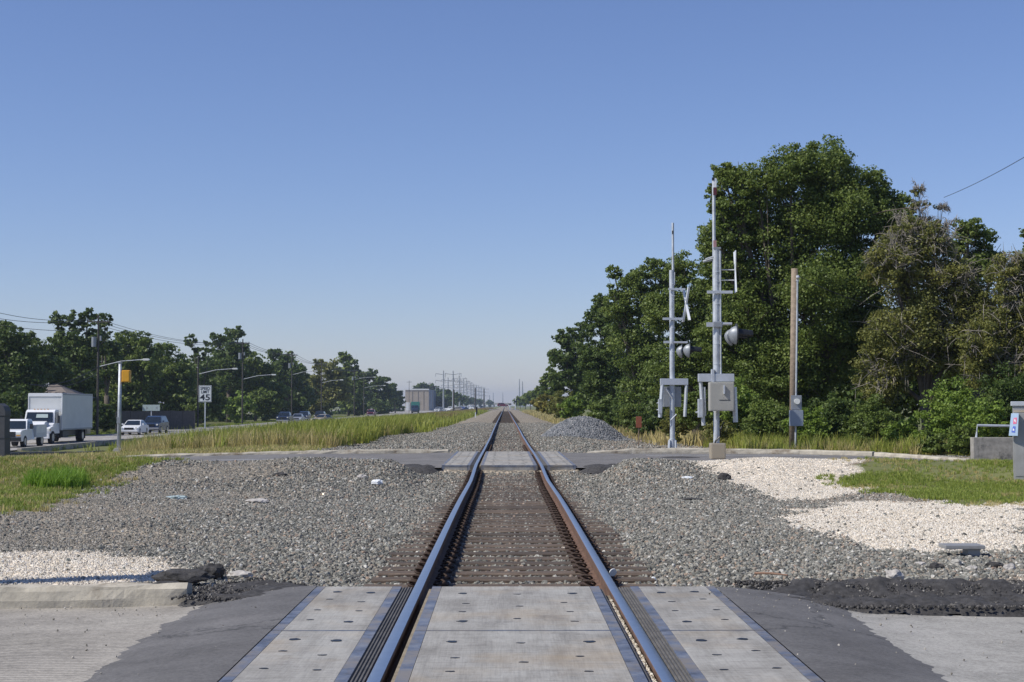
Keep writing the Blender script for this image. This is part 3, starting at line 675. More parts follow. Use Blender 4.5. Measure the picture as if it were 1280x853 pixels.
co[:,2] = np.where(co[:,0] > 0, -.088+.075*np.exp(-((co[:,1]-12.45)/.25)**2)-.04*np.exp(-((co[:,1]-12.15)/.14)**2), -.055); hp.data.vertices.foreach_set('co', co.ravel())
scatter('asphalt_crumbs', hp, 1700, .01, .036, M['st_black'], 33, kind='stuff', label='small black asphalt crumbs scattered beside the crossing', cat='gravel')

lp = region_patch('l', -7, 8, 7, 12, .2, lambda a, b: (np.abs(a) > 1.6)*(.12+.88*sm((b-10.3)/1.4))*(.3+.7*sm((vnoise(a, b, 1.3, 12)-.4)/.2))*(1-.6*(np.abs(a) > 3)))
co = np.zeros(len(lp.data.vertices)*3); lp.data.vertices.foreach_get('co', co); co = co.reshape(-1, 3); co[:,2] = znear(co[:,0], co[:,1])+.006; lp.data.vertices.foreach_set('co', co.ravel())
scatter('loose_grit', lp, 55, .006, .022, M['st_dust'], 71, kind='stuff', label='loose grit strewn over the near road beside the crossing panels', cat='gravel')
# ------------------------------------------------------------------ far road, its kerbs and the road joining at the left
def zfar(x, y):
    x = np.asarray(x, float); 
    return np.where(np.abs(x) < 1.6, -.02+.04*(y-34)/12, np.maximum(H(x, np.full_like(x, 40.0))+.05, -9)+0*y)
def far_edge(x):   # y of the far kerb
    return 46.6-np.maximum(x-9, 0)**1.55*.28-np.maximum(-x-3,0)*.0
xs_ = np.concatenate([np.arange(-26, -1.6, .4), [-1.545]]); 
for side_xs in (xs_, np.concatenate([[1.545], np.arange(1.6, 24, .4)])):
    X_ = np.repeat(side_xs[None], 14, 0); t = np.linspace(0, 1, 14)[:, None]
    Y_ = far_near(X_)*(1-t)+(far_edge(X_)-.02)*t; Zr = -.02-.03*sm((np.abs(X_)-1.5)/2)-.16*sm((-X_-5)/9)-.9*sm((-X_-12)/14)-.06*sm((X_-8)/6)+.012*np.maximum(0, 1-np.abs(t-.5)*2)
    ny_, nx_ = X_.shape; I_ = np.arange(ny_*nx_).reshape(ny_, nx_)
    F_ = np.stack([I_[:-1,:-1], I_[:-1,1:], I_[1:,1:], I_[1:,:-1]], -1).reshape(-1, 4)
    o = arr_mesh('road', np.stack([X_, Y_, Zr], -1).reshape(-1, 3), F_, M['far_asphalt'], kind='structure')
    o.data.polygons.foreach_set('use_smooth', np.ones(len(F_), bool))
def kp(px, py, Y): p = at(px, py, Y); return (p.x, p.y, p.z-.16)
kerb('kerb', [kp(40,576.5,45.6), kp(120,571.8,46.2), kp(200,568.6,46.5), kp(300,566,46.6), kp(400,563.6,46.6), kp(480,562,46.6), kp(560,562.5,46.6)], w=.4, h=.16, rough=.03, kind='structure')
kerb('kerb', [kp(735,565,46.6), kp(790,561.5,46.6), kp(840,560.5,46.6), kp(900,561,46.5), kp(1000,562.5,45.9), kp(1090,565,44.9)], w=.4, h=.16, rough=.02, kind='structure')
kerb('kerb', [kp(1092,565.5,44.85), kp(1150,569.5,43.2), kp(1210,574.5,41.2), kp(1240,577,40.2), kp(1330,585,37.5)], w=.3, h=.16, rough=.02, kind='structure')
# near-side gutter on the right, a low pale strip
kerb('kerb', [kp(960,576.5,35.2), kp(1040,577,35.1), kp(1100,578.5,34.7), kp(1180,581,33.6), kp(1300,588,31.2)], w=.14, h=.05, rough=.01, kind='structure')
# dirt ramp and asphalt aprons at the far crossing
for s in (-1, 1):
    poly = [(s*1.57,35.1),(s*1.57,36.4),(s*3.2,36.6),(s*2.8,35.2),(s*2.0,34.9)]
    rough_heap('asphalt_apron', poly if s > 0 else poly[::-1], lambda x, y, d: -.2+.22*d, M['rough_asphalt'], 'black asphalt apron on the %s side of the far crossing' % ('right' if s > 0 else 'left'), 'asphalt apron', step=.1)
hz = -1.47
sheet('highway', [-40, -37.2, -34.4, -31.6], list(np.linspace(20, 400, 20))+[1000, 3000], lambda x, y: np.where(y < 60, H(x, y)*0-1.45, hz)+0*x, M['highway'], kind='structure')
sheet('parking_lot', [-120, -80, -45, -41], [620, 800, 1000, 1800], lambda x, y: H(x, y)+.03, M['highway'], kind='structure')
sheet('turning_lane', np.arange(-31.6, -20.5, .5), np.arange(70, 97, 1.), lambda x, y: H(x, y)+.03, M['far_asphalt'], kind='structure')
kerb('kerb', [(-31.4, 97.1, Hf(-31.4,97)-.0), (-26.6, 98.4, Hf(-26.6,98.4)), (-25.9, 100, Hf(-25.9,100))], w=.4, h=.22, mat=M['dark_steel'], rough=.03, kind='structure')
kerb('kerb', [(-31.6, y, hz) for y in (100, 200, 300, 400, 900)][::-1], w=.3, h=.12, kind='structure', step=20)
# painted lane lines
for x in (-37.2, -34.4):
    mb = MB()
    for y in np.arange(60, 420, 12): mb.quad((x-.06,y,hz+.004),(x+.06,y,hz+.004),(x+.06,y+3,hz+.004),(x-.06,y+3,hz+.004))
    mb.build('lane_marking', M['sign_white'], kind='structure')
def far_mark(y, x0, x1):
    V_ = []; n = int((x1-x0)/.5)
    mb = MB()
    for i in range(n):
        a, b = x0+.5*i, x0+.5*(i+1); za = lambda x: float(-.05-.16*sm((-x-5)/9)-.9*sm((-x-12)/14)-.06*sm((x-8)/6)+.012*(1-abs((y-33.9)/12.7-.5)*2)+.008)
        mb.quad((a,y,za(a)),(b,y,za(b)),(b,y+.12,za(b)),(a,y+.12,za(a)))
    mb.build('lane_marking', M['sign_white'], kind='structure')
far_mark(41.6, -12, -3.2); far_mark(44.6, 4, 9)

# ------------------------------------------------------------------ crossing signals
def signal(name, Yd, gx, gy, label, spec):
    base = at(gx, gy, Yd); base.z = Hf(base.x, Yd)+.02; k = F/Yd
    root = empty(name, base, label=label, cat='railway signal', group='gate signal masts at the far crossing')
    def L(px, py, dy=0.0):
        p = at(px, py, Yd); return Vector((p.x-base.x, dy, p.z-base.z))
    spec(root, L, k); return root
def disc(mb, c, r, x0, x1, n=20):
    b = len(mb.v)
    for x in (x0, x1):
        for i in range(n): t = 2*math.pi*i/n; mb.v.append((x, c[1]+r*math.cos(t), c[2]+r*math.sin(t)))
    mb.f.append(tuple(b+i for i in range(n))); mb.f.append(tuple(b+n+i for i in reversed(range(n))))
    for i in range(n): mb.f.append((b+i, b+n+i, b+n+(i+1)%n, b+(i+1)%n))
    return mb
def flasher(parent, c, sc_=1.0):
    # lamp faces +X : round backing disc, bulging housing behind, long dark hood in front
    f = disc(MB(), (0,0,0), .25*sc_, -.012, .012).build('flasher_lamp', M['dark_steel'], parent, loc=c)
    mb = MB(); n = 16; prof = [(-.01,.19),(-.07,.175),(-.14,.13),(-.19,.07),(-.21,.02)]
    for (x, r) in prof:
        for i in range(n):
            t = 2*math.pi*i/n; mb.v.append((x*sc_, r*math.cos(t)*sc_, (r*math.sin(t)*(1.0 if math.sin(t) > 0 else 1.45))*sc_))
    for a in range(len(prof)-1):
        for i in range(n): mb.f.append((a*n+i, a*n+(i+1)%n, (a+1)*n+(i+1)%n, (a+1)*n+i))
    mb.f.append(tuple((len(prof)-1)*n+i for i in range(n))); mb.build('lamp_housing', M['grey_steel'], f, smooth=True)
    mb = MB(); n = 12
    for (x, r, dz) in ((.012,.125,0),(.40,.11,-.03)):
        for rr in (r, r-.008):
            for i in range(n+1):
                t = R(-25)+R(230)*i/n; mb.v.append((x*sc_, rr*math.cos(t)*sc_, (rr*math.sin(t)+dz)*sc_))
    m = n+1
    for i in range(n): mb.f.append((i, i+1, 2*m+i+1, 2*m+i)); mb.f.append((m+i, 3*m+i, 3*m+i+1, m+i+1)); mb.f.append((2*m+i,2*m+i+1,3*m+i+1,3*m+i))
    mb.build('lamp_hood', M['black'], f)
    disc(MB(), (0,0,0), .105*sc_, .013, .03, 16).build('lens', M['red_lens'], f)
    return f
def vtube(root, L, name, x, y0, y1, r, mat, dy=0, n=14, parent=None):
    a, b = L(x, y0, dy), L(x, y1, dy); b.x = a.x; return MB().tube([a, b], r, n).build(name, mat, parent or root, smooth=False)
def lbox(root, L, name, x0, x1, y0, y1, d0, d1, mat, bevel=.004, parent=None):
    a, b = L(x0, y1), L(x1, y0); return MB().box(a.x, b.x, d0, d1, a.z, b.z).build(name, mat, parent or root, bevel=bevel)
def spec_right(root, L, k):
    lbox(root, L, 'foot_casting', 887.5, 906, 554, 574, -.18, .18, M['beige_paint'], .03)
    vtube(root, L, 'mast', 895.6, 556, 480, .07, M['galv'])
    m = vtube(root, L, 'mast', 896, 482, 312, .082, M['galv'])
    for y in (340, 352, 380, 430, 455): 
        a = L(896, y); MB().tube([(a.x,0,a.z-.012),(a.x,0,a.z+.012)], .089, 14).build('mast_band', M['alu'], m)
    vtube(root, L, 'conduit', 900.6, 470, 314, .022, M['galv'], -.06, 8)
    lbox(root, L, 'mast_cap', 891.5, 900.5, 309.5, 312, -.085, .085, M['grey_steel'])
    # raised gate arm
    arm = vtube(root, L, 'gate_arm', 894.6, 470, 222, .042, M['galv'], .16, 6); 
    lbox(root, L, 'arm_stripe', 892.6, 896.4, 222, 233.5, .11, .205, M['sign_white'], 0, arm)
    lbox(root, L, 'arm_stripe', 892.4, 896.6, 234, 243, .105, .21, M['red_dark'], 0, arm)
    lbox(root, L, 'arm_stripe', 892.6, 896.4, 300, 310, .11, .205, M['red_faded'], 0, arm)
    lbox(root, L, 'arm_light', 891.2, 893.4, 221, 224.5, .1, .2, M['black'], 0, arm)
    mb = MB(); a = L(894,323); b = L(879,327); mb.tube([(a.x,.05,a.z),(b.x,.02,b.z)], [.05,.03], 6); mb.tube([(a.x,-.03,a.z+.05),(b.x+.05,-.03,b.z+.05)], .02, 6); mb.build('top_bracket', M['galv'], root)
    lbox(root, L, 'cross_arm', 883, 915, 364, 367.6, -.12, -.085, M['alu'])
    lbox(root, L, 'cross_arm', 882.5, 893, 403.5, 409, -.12, -.085, M['alu'])
    lbox(root, L, 'arm_clamp', 890.5, 902, 402.5, 410, -.15, -.08, M['grey_steel'], .02)
    a = L(900,405.3); b = L(914,405.3); MB().tube([(a.x,-.11,a.z),(b.x,-.11,b.z)], .032, 10).build('lamp_tube', M['alu'], root)
    flasher(root, L(919.5,417.5,-.13), .92); flasher(root, L(918.5,419,.42), .85)
    # crossbuck boards seen edge on
    for (x0,y0,x1,y1,dy) in ((919.4,314,918.6,366,-.22),(918.4,314,920,366,.12)):
        a, b = L(x0,y0), L(x1,y1); mb = MB(); mb.v = [(a.x-.008,-dy-.07,a.z),(a.x+.008,-dy-.07,a.z),(a.x+.008,-dy+.07,a.z),(a.x-.008,-dy+.07,a.z),(b.x-.008,dy-.07,b.z),(b.x+.008,dy-.07,b.z),(b.x+.008,dy+.07,b.z),(b.x-.008,dy+.07,b.z)]
        mb.f = [(0,1,2,3),(4,5,6,7),(0,1,5,4),(1,2,6,5),(2,3,7,6),(3,0,4,7)]; mb.build('crossbuck_board', M['sign_white'], root)
    for y in (337.5, 350.5):
        a, b = L(901,y), L(918,y); MB().tube([(a.x,0,a.z),(b.x,0,b.z)], .014, 6).build('sign_strut', M['alu'], root)
    lbox(root, L, 'mechanism_bracket', 872.5, 917, 467.5, 477.5, -.11, .05, M['alu'], .01)
    lbox(root, L, 'clamp_strap', 889, 892, 462, 478, -.125, .06, M['alu'])
    b_ = lbox(root, L, 'gate_control_box', 884.2, 914.5, 478.2, 514, -.42, -.13, M['grey_box'], .03)
    lbox(root, L, 'box_latch', 900.8, 902.8, 482, 493, -.465, -.42, M['alu'], .004, b_)
    lbox(root, L, 'box_seam', 896, 909.5, 500, 501, -.424, -.42, M['dark_steel'], 0, b_)
    for (x0,y0,x1,y1,w,n_) in ((875.5,478,879.2,532,.055,'counterweight_arm'),(917.5,484,919.3,528,.07,'counterweight_arm'),(880.5,484,881.3,520,.03,'counterweight_arm')):
        a, b = L(x0,y0), L(x1,y1); MB().tube([(a.x,-.05,a.z),(b.x,-.02,b.z)], w*.8, 4).build(n_, M['alu'], root)
    lbox(root, L, 'counterweight', 872.2, 877.5, 499, 522, -.14, .03, M['galv'], .006)
    a, b = L(869,515.6), L(874,515.6); MB().tube([(a.x,-.06,a.z),(b.x,-.06,b.z)], .02, 6).build('bolt', M['alu'], root)
    MB().tube([L(904,528,-.1), L(900,536,-.12), L(899,546,-.1), L(894,551,-.1), L(892,556,-.1)], .022, 6).build('cable', M['black'], root)
def spec_left(root, L, k):
    a = L(840.3, 558); mb = MB(); mb.box(-.21,.21,-.21,.21,-.02,.06)
    prof = [(.05,.19),(.06,.17),(.10,.13),(.42,.11),(.43,.135),(.47,.135),(.475,.09)]
    mb.build('base_plate', M['galv'], root, bevel=.008)
    for t in range(4):
        c, s = math.cos(R(45+90*t)), math.sin(R(45+90*t)); MB().tube([(c*.15,s*.15,.05),(c*.13,s*.13,.46)], [.045,.03], 6).build('base_leg', M['galv'], root)
    MB().tube([(0,0,.05),(0,0,.5)], .1, 12).build('base_sleeve', M['galv'], root)
    m = vtube(root, L, 'mast', 840.6, 556, 338, .078, M['galv'])
    for y in (355, 370, 410, 440): 
        p = L(840.6, y); MB().tube([(p.x,0,p.z-.012),(p.x,0,p.z+.012)], .085, 14).build('mast_band', M['alu'], m)
    arm = vtube(root, L, 'gate_arm', 842.6, 480, 278, .042, M['galv'], .17, 6)
    lbox(root, L, 'arm_light', 840.6, 842.2, 288, 292, .1, .2, M['black'], 0, arm)
    lbox(root, L, 'arm_stripe', 840.9, 844.3, 340, 356, .12, .22, M['sign_white'], 0, arm)
    for (x0,x1,y,h) in ((835,856,362,2.2),(828,853,399,3),(829,836,428,3)): lbox(root, L, 'cross_arm', x0, x1, y-h/2, y+h/2, -.13, -.09, M['alu'])
    a, b = L(842,428.5), L(859,428.5); MB().tube([(a.x,-.1,a.z),(b.x,-.1,b.z)], .03, 8).build('lamp_tube', M['alu'], root)
    for (x0,y0,x1,y1,dy) in ((855.6,361,860.4,401,-.3),(859.8,360,855.2,402,.3)):
        a, b = L(x0,y0), L(x1,y1); mb = MB(); mb.v = [(a.x-.03,-dy-.08,a.z),(a.x+.03,-dy-.05,a.z),(a.x+.03,-dy+.11,a.z),(a.x-.03,-dy+.11,a.z),(b.x-.03,dy-.11,b.z),(b.x+.03,dy-.11,b.z),(b.x+.03,dy+.11,b.z),(b.x-.03,dy+.11,b.z)]
        mb.f = [(0,1,2,3),(4,5,6,7),(0,1,5,4),(1,2,6,5),(2,3,7,6),(3,0,4,7)]; mb.build('crossbuck_board', M['sign_white'], root)
    flasher(root, L(854.5,438,.45), .85); flasher(root, L(861,437.5,-.15), .92)
    lbox(root, L, 'mechanism_bracket', 825, 859.5, 473.5, 481.5, -.16, .02, M['alu'], .01)
    lbox(root, L, 'gate_control_box', 829.5, 852, 483.5, 509, .1, .4, M['grey_steel'], .02)
    for (x0,y0,x1,y1,w) in ((827.5,481,824.5,522,.06),(857.5,482,855.5,521,.05),(832,486,840,498,.03)):
        a, b = L(x0,y0), L(x1,y1); MB().tube([(a.x,-.12,a.z),(b.x,-.1,b.z)], w, 4).build('counterweight_arm', M['alu'], root)
    lbox(root, L, 'counterweight', 822.5, 826.5, 499, 517, -.2, -.02, M['galv'], .006)
    for y in (504, 512.5):
        a, b = L(820.5,y), L(824,y); MB().tube([(a.x,-.1,a.z),(b.x,-.1,b.z)], .018, 6).build('bolt', M['alu'], root)
    MB().tube([L(845,518,-.12), L(838,525,-.14), L(838,532,-.12)], .018, 6).build('cable', M['galv'], root)
signal('crossing_signal', 35.4, 896, 573, 'taller grey gate signal mast with a beige control box, before the far road', spec_right)
signal('crossing_signal', 47.6, 840.5, 558, 'smaller grey gate signal mast left of the other, standing behind the far kerb', spec_left)

root = empty('shadow_post', (-6.9, 12.95, Hf(-6.9, 12.95)), label='thick grey post added out of view just outside the left edge, casting its shadow on the pale stones', cat='post')  # added out of view to cast the shadow band; real caster unknown
MB().tube([(0,0,-.1),(0,0,4.3)], [.2,.18], 12).build('post', M['galv'], root); MB().box(-.3,.3,-.3,.3,-.1,.25).build('foot', M['concrete'], root, bevel=.02)
MB().box(-.05,.05,-.45,.45,3.9,4.1).build('cross_arm', M['alu'], root)
# ------------------------------------------------------------------ pole with electric meter, right
b0 = at(991, 563, 49.5); pz = Hf(b0.x, 49.5)
root = empty('meter_pole', (b0.x, 49.5, pz), label='short wooden pole with conduit and grey meter boxes before the trees', cat='pole')
def PL(px, py, dy=0): p = at(px, py, 49.5); return Vector((p.x-b0.x, dy, p.z-pz))
MB().tube([(0,0,0), PL(993.2,336)], [.125,.105], 14).build('post', M['pole_wood'], root, smooth=True)
a, b = PL(993.3,562,-.13), PL(996,350,-.12); MB().tube([a,b], .03, 8).build('conduit', M['galv'], root)
MB().tube([PL(995.8,352,-.12), PL(996,346,-.17), PL(995.5,349,-.24)], .05, 8).build('weather_head', M['alu'], root)
lbox(root, PL, 'meter_box', 987.5, 999.5, 494.5, 512.5, -.36, -.16, M['grey_steel'], .015)
a = PL(993.5,502); o = MB(); 
m_ = MB().tube([(a.x,-.355,a.z),(a.x,-.43,a.z)], .09, 16).build('meter_dial', M['lamp_lens'], root)
lbox(root, PL, 'switch_box', 985.3, 1001, 513, 532.6, -.42, -.16, M['blue_grey'], .015)
MB().tube([PL(1001,523,-.3), PL(1002.6,523,-.3)], .02, 6).build('switch_handle', M['dark_steel'], root)

# ------------------------------------------------------------------ metal cabinet at the right edge
Yc = 29.7; c0 = at(1267.5, 597, Yc); cz = Hf(c0.x, Yc)
root = empty('signal_cabinet', (c0.x, Yc, cz), -R(17), label='grey metal cabinet cut by the right edge of the photo, standing on the lawn', cat='cabinet')
def CLc(px, py, dy=0): p = at(px, py, Yc); return Vector((p.x-c0.x, dy, p.z-cz))
top = CLc(1267,502).z
MB().box(0, .95, 0, .65, -.05, top-.09).build('body', M['cabinet'], root, bevel=.008)
MB().box(-.035, .985, -.03, .68, top-.088, top).build('roof', M['alu'], root, bevel=.012)
MB().box(.03, .92, -.012, -.0005, .06, top-.24).build('door', M['cabinet'], root, bevel=.004)
MB().box(.01, .94, -.006, -.0005, top-.21, top-.17).build('trim', M['beige_paint'], root)
pl = MB(); z1 = CLc(0,517).z; z0 = CLc(0,545).z
pl.v = [(-.085,-.10,z0),(.075,-.16,z0),(.10,-.16,z1),(-.035,-.10,z1),(-.085,.06,z0),(.075,-.014,z0),(.10,-.014,z1),(-.035,.06,z1)]
pl.f = [(0,1,2,3),(7,6,5,4),(0,4,5,1),(1,5,6,2),(2,6,7,3),(3,7,4,0)]
plate = pl.build('notice_box', M['pale_blue'], root, bevel=.004)
def on_plate(u, v):   # u,v in 0..1 on the front face
    a = Vector((-.085,-.10,z0)).lerp(Vector((.075,-.16,z0)), u); b = Vector((-.035,-.10,z1)).lerp(Vector((.10,-.16,z1)), u); return a.lerp(b, v)+Vector((-.002,-.004,0))
mb = MB(); mb.quad(*[on_plate(u, v) for u, v in ((.35,.52),(.78,.54),(.80,.82),(.38,.80))]); mb.build('pink_print', M['pink'], plate)
mb = MB(); mb.quad(*[on_plate(u, v)+Vector((0,-.002,0)) for u, v in ((.45,.66),(.70,.60),(.66,.70),(.52,.78))]); mb.build('white_print', M['sign_white'], plate)
mb = MB(); mb.quad(*[on_plate(u, v) for u, v in ((.25,.16),(.68,.14),(.70,.42),(.42,.44),(.30,.30))]); mb.build('blue_print', M['blue'], plate)
mb = MB(); mb.quad(*[on_plate(u, v)+Vector((0,-.002,0)) for u, v in ((.36,.24),(.58,.22),(.56,.30),(.40,.34))]); mb.build('white_print', M['sign_white'], plate)

# concrete wall with a handrail
Yw = 40.3; w0 = at(1217, 575, Yw); wz = Hf(w0.x, Yw)
root = empty('headwall', (w0.x, Yw, wz), label='stained low concrete wall with a steel handrail behind the right kerb', cat='wall')
def WL(px, py, dy=0): p = at(px, py, Yw); return Vector((p.x-w0.x, dy, p.z-wz))
ht = WL(1217,547).z
MB().box(0, 6, 0, .28, -.3, ht).build('wall', simple('black_stained_concrete', (.30,.28,.24), .9, 0, .3, 7, .4, dirt=(.06,.06,.055)), root, bevel=.02)
rt = WL(1217,532).z
MB().tube([(.12,.14,ht),(.15,.14,rt),(3.0,.14,rt-.05),(6.0,.14,rt-.08)], .032, 8).build('handrail', M['galv'], root)
MB().tube([(3.0,.14,ht),(3.0,.14,rt-.05)], .03, 8).build('rail_post', M['galv'], root)

# raised lid of a utility box
u0 = ground_at(1203, 696); uz = Hf(u0.x, u0.y)
root = empty('utility_box', (u0.x, u0.y, uz), label='small grey utility box with an overhanging lid at the edge of the pale stones', cat='utility box')
kk = F/u0.y
MB().box(-24/kk, 25/kk, -.10, .18, .085, .125).build('lid', M['cabinet'], root, bevel=.008)
MB().box(5/kk, 21/kk, -.04, .14, -.08, .086).build('pedestal', M['grey_steel'], root, bevel=.008)

# ------------------------------------------------------------------ small things on the ground
def rock(name, px, py, wpx, hpx, mat, label, cat, seed=1, lift=0, depth=.7, rough=.35):
    p = ground_at(px, py); k = F/p.y; w = wpx/k/2; h = hpx/k
    bm = bmesh.new(); bmesh.ops.create_icosphere(bm, subdivisions=3, radius=1)
    for v in bm.verts:
        n = noise.noise(v.co*1.7+Vector((seed*5.1,0,0)))*rough+noise.noise(v.co*5+Vector((seed,0,0)))*rough*.4
        v.co *= 1+n; v.co = Vector((v.co.x*w, v.co.y*w*depth, v.co.z*h*.6))
    me = bpy.data.meshes.new(name); bm.to_mesh(me); bm.free(); me.materials.append(mat); o = bpy.data.objects.new(name, me); COL.objects.link(o)
    o.location = (p.x, p.y, Hf(p.x, p.y)+h*.35+lift); return tag(o, label, cat)
rock('asphalt_chunk', 230, 733, 70, 15, M['rough_asphalt'], 'long broken slab of black asphalt lying on the left kerb end', 'asphalt chunk', 1, .05, .5)
rock('asphalt_chunk', 264, 725, 32, 17, M['rough_asphalt'], 'upright lump of black asphalt right of the long broken slab', 'asphalt chunk', 2, .03)
rock('asphalt_chunk', 300, 722, 30, 9, M['st_dark'] and M['stone_pale'], 'grey stone lump beside the black asphalt lumps', 'stone', 3, .0)
rock('asphalt_chunk', 210, 739, 40, 7, M['rough_asphalt'], 'thin flake of asphalt leaning on the back of the kerb', 'asphalt chunk', 13, .04, .5)
rock('stone', 1119, 741, 22, 13, M['stone_pale'], 'pale squarish stone lying on the black asphalt ridge', 'stone', 4, .11)
rock('litter', 221, 624, 24, 5, M['pale_sign'], 'flat pale rag on the gravel at the left', 'litter', 5, rough=.7)
rock('stone', 322, 629, 26, 6, M['stone_pale'], 'flat grey slab sunk in the gravel at the left', 'stone', 6)
rock('litter', 471, 606, 14, 7, M['litter'], 'crumpled white paper on the gravel, left of the track', 'litter', 7)
rock('litter', 406, 619, 7, 4, M['beige_paint'], 'small orange-brown scrap on the gravel, left of the track', 'litter', 8)
rock('litter', 859, 599, 14, 4, M['litter'], 'white scrap on the gravel in front of the tall signal mast', 'litter', 9)
rock('asphalt_chunk', 865, 626, 26, 4, M['rough_asphalt'], 'flat dark piece of asphalt on the ballast right of the track', 'asphalt chunk', 10)
rock('asphalt_chunk', 905, 600, 18, 9, M['rough_asphalt'], 'dark asphalt lump at the corner of the white stone patch', 'asphalt chunk', 11)
rock('asphalt_chunk', 893, 590, 14, 7, M['rough_asphalt'], 'dark asphalt lump just below the foot of the tall mast', 'asphalt chunk', 12)
rock('asphalt_chunk', 350, 594, 18, 4, M['rough_asphalt'], 'dark flat asphalt piece on the far left gravel', 'asphalt chunk', 14)
rock('stone', 452, 596, 12, 5, M['stone_pale'], 'pale stone on the gravel behind the white paper', 'stone', 15)
rock('asphalt_chunk', 850, 575, 60, 4, M['rough_asphalt'], 'dark crust of old asphalt along the edge of the far road', 'asphalt chunk', 16)
for i, (px, py, w, h) in enumerate([(1170,712,20,8),(1195,708,16,9),(1215,713,14,6),(1243,710,22,8),(1262,713,15,9),(1235,735,18,5),(1262,738,26,6),(1215,738,22,5),(1150,707,14,5),(1275,736,14,8)]):
    o = rock('stone', px, py, w, h, [M['stone_pale'], M['concrete']][i % 2] if i % 3 else M['rough_asphalt'], '%s lump in the row between the small grey utility box and the black ridge' % ('dark asphalt' if i % 3 == 0 else 'pale stone'), 'stone', 20+i)
    o['group'] = 'dark lumps near the utility box' if i % 3 == 0 else 'pale lumps near the utility box'
def stick(name, p0, p1, r, mat, label, cat, z=.06):
    a, b = ground_at(*p0), ground_at(*p1); a.z += z; b.z += z*1.1; m = a.lerp(b, .5)+Vector((0,.01,.006)); c = a.copy()
    return MB().tube([a-c, m-c, b-c], [r, r*.9, r*.6], 6).build(name, mat, loc=c, label=label, cat=cat)
stick('stick', (944,737), (985,742), .012, M['stick'], 'thin brown stick lying on the black asphalt ridge', 'stick', .14)
stick('pipe', (1052,752), (1172,755), .011, M['galv'], 'thin pale pipe half buried in the black asphalt ridge', 'pipe', .10)
# pale disc leaning on the right rail and a white lump at a tie end
mb = MB(); disc(mb, (0,0,0), .035, -.004, .004, 20); o = mb.build('lid', M['litter'], loc=(.845, 13.35, -.035), label='round white lid leaning against the right rail', cat='lid'); o.rotation_euler = (0, R(20), R(-65))
rock('stone', 817, 727, 7, 6, M['litter'], 'small white stone at the end of the nearest tie', 'stone', 41)
# leafy weed clump at the left edge
p = ground_at(72, 609); o = region_patch('wd', p.x-.8, p.x+.8, p.y-.8, p.y+.8, .1, lambda a, b: (np.hypot((a-p.x)/.50, (b-p.y)/.6) < .7+.5*vnoise(a+20,b,3,5))*1.0)
scatter('grass_clump', o, 150, .45, .95, GRASS['weed'], 44, T_mid, label='bushy bright green weed clump in the grass at the left edge', cat='plant')

# gravel heap
hc = at(728, 540, 80); hzb = Hf(hc.x, 80); 
xs2 = np.arange(-3.2, 3.3, .12); ys2 = np.arange(-2.8, 2.9, .12); XX, YY = np.meshgrid(xs2, ys2)
rr_ = np.sqrt((XX/2.3)**2+(YY/2.4)**2); ZZ = 1.12*np.clip(1-rr_**2, 0, 1)**1.15*(1+.12*(vnoise(XX+9, YY+9, .8, 6)-.5))-.05+.05*(vnoise(XX+5,YY+5,4,7)-.5)
ZZ = np.where(rr_ > 1.05, -.1, ZZ); I_ = np.arange(XX.size).reshape(XX.shape)
F_ = np.stack([I_[:-1,:-1], I_[:-1,1:], I_[1:,1:], I_[1:,:-1]], -1).reshape(-1, 4); F_ = F_[(rr_.ravel()[F_].min(1) < 1.08)]
heap = arr_mesh('gravel_heap', np.stack([XX, YY, ZZ], -1).reshape(-1, 3), F_, simple('heap_gravel', (.17,.175,.18), .95, 0, .3, 9, .6), loc=(hc.x, 80, hzb), label='big rounded heap of blue-grey gravel right of the track', cat='gravel heap')
h2 = arr_mesh('hs', np.stack([XX, YY, ZZ], -1).reshape(-1, 3), F_, None, loc=(hc.x, 80, hzb)); a = h2.data.attributes.new('density', 'FLOAT', 'POINT'); a.data.foreach_set('value', np.ones(XX.size, np.float32))
scatter('heap_stones', h2, 170, .07, .15, M['st_dark'], 51, kind='stuff', label='blue-grey stones covering the gravel heap', cat='gravel')
# orange marker in the trees
o0 = at(799, 533, 62); oz = Hf(o0.x, 62)
root = empty('marker', (o0.x, 62, oz), label='faded orange marker panel standing in the grass under the trees', cat='marker')
MB().box(-.13,.10,-.02,.02,.75,1.2).build('panel', M['orange'], root, bevel=.01); MB().box(-.04,.0,.021,.06,-.1,.9).build('post', M['pole_wood'], root)
# trackside marker far left of the track
q = at(595, 522, 215); qz = Hf(q.x, 215)
root = empty('trackside_marker', (q.x, 215, qz), label='slim white and black marker post left of the track in the distance', cat='marker')
MB().box(-.14,.0,-.05,.05,0,.75).build('post', M['sign_white'], root); MB().box(-.02,.20,-.08,-.052,.45,1.5).build('plate', M['black'], root)

# ------------------------------------------------------------------ left: street furniture
Ys = 105; s0 = at(256, 545, Ys); sz = Hf(s0.x, Ys)
root = empty('speed_limit_sign', (s0.x, Ys, sz), label='white speed limit 45 sign on a steel post in the tall grass', cat='road sign')
def SL(px, py, dy=0): p = at(px, py, Ys); return Vector((p.x-s0.x, dy, p.z-sz))
zt, zb = SL(0,482).z, SL(0,502.8).z; hw = SL(264.2,0).x-SL(256.3,0).x
post = MB().box(-.045,.045,0,.05,-.1,zt-.05).build('post', M['galv'], root)
plate = MB().box(-hw,hw,-.012,-.002,zb,zt).build('plate', M['sign_white'], root, bevel=.004)
fr = MB(); bw = .022; e = .025
for (x0,x1,z0_,z1_) in ((-hw+e,hw-e,zt-e-bw,zt-e),(-hw+e,hw-e,zb+e,zb+e+bw),(-hw+e,-hw+e+bw,zb+e+bw,zt-e-bw),(hw-e-bw,hw-e,zb+e+bw,zt-e-bw)): fr.box(x0,x1,-.016,-.0125,z0_,z1_)
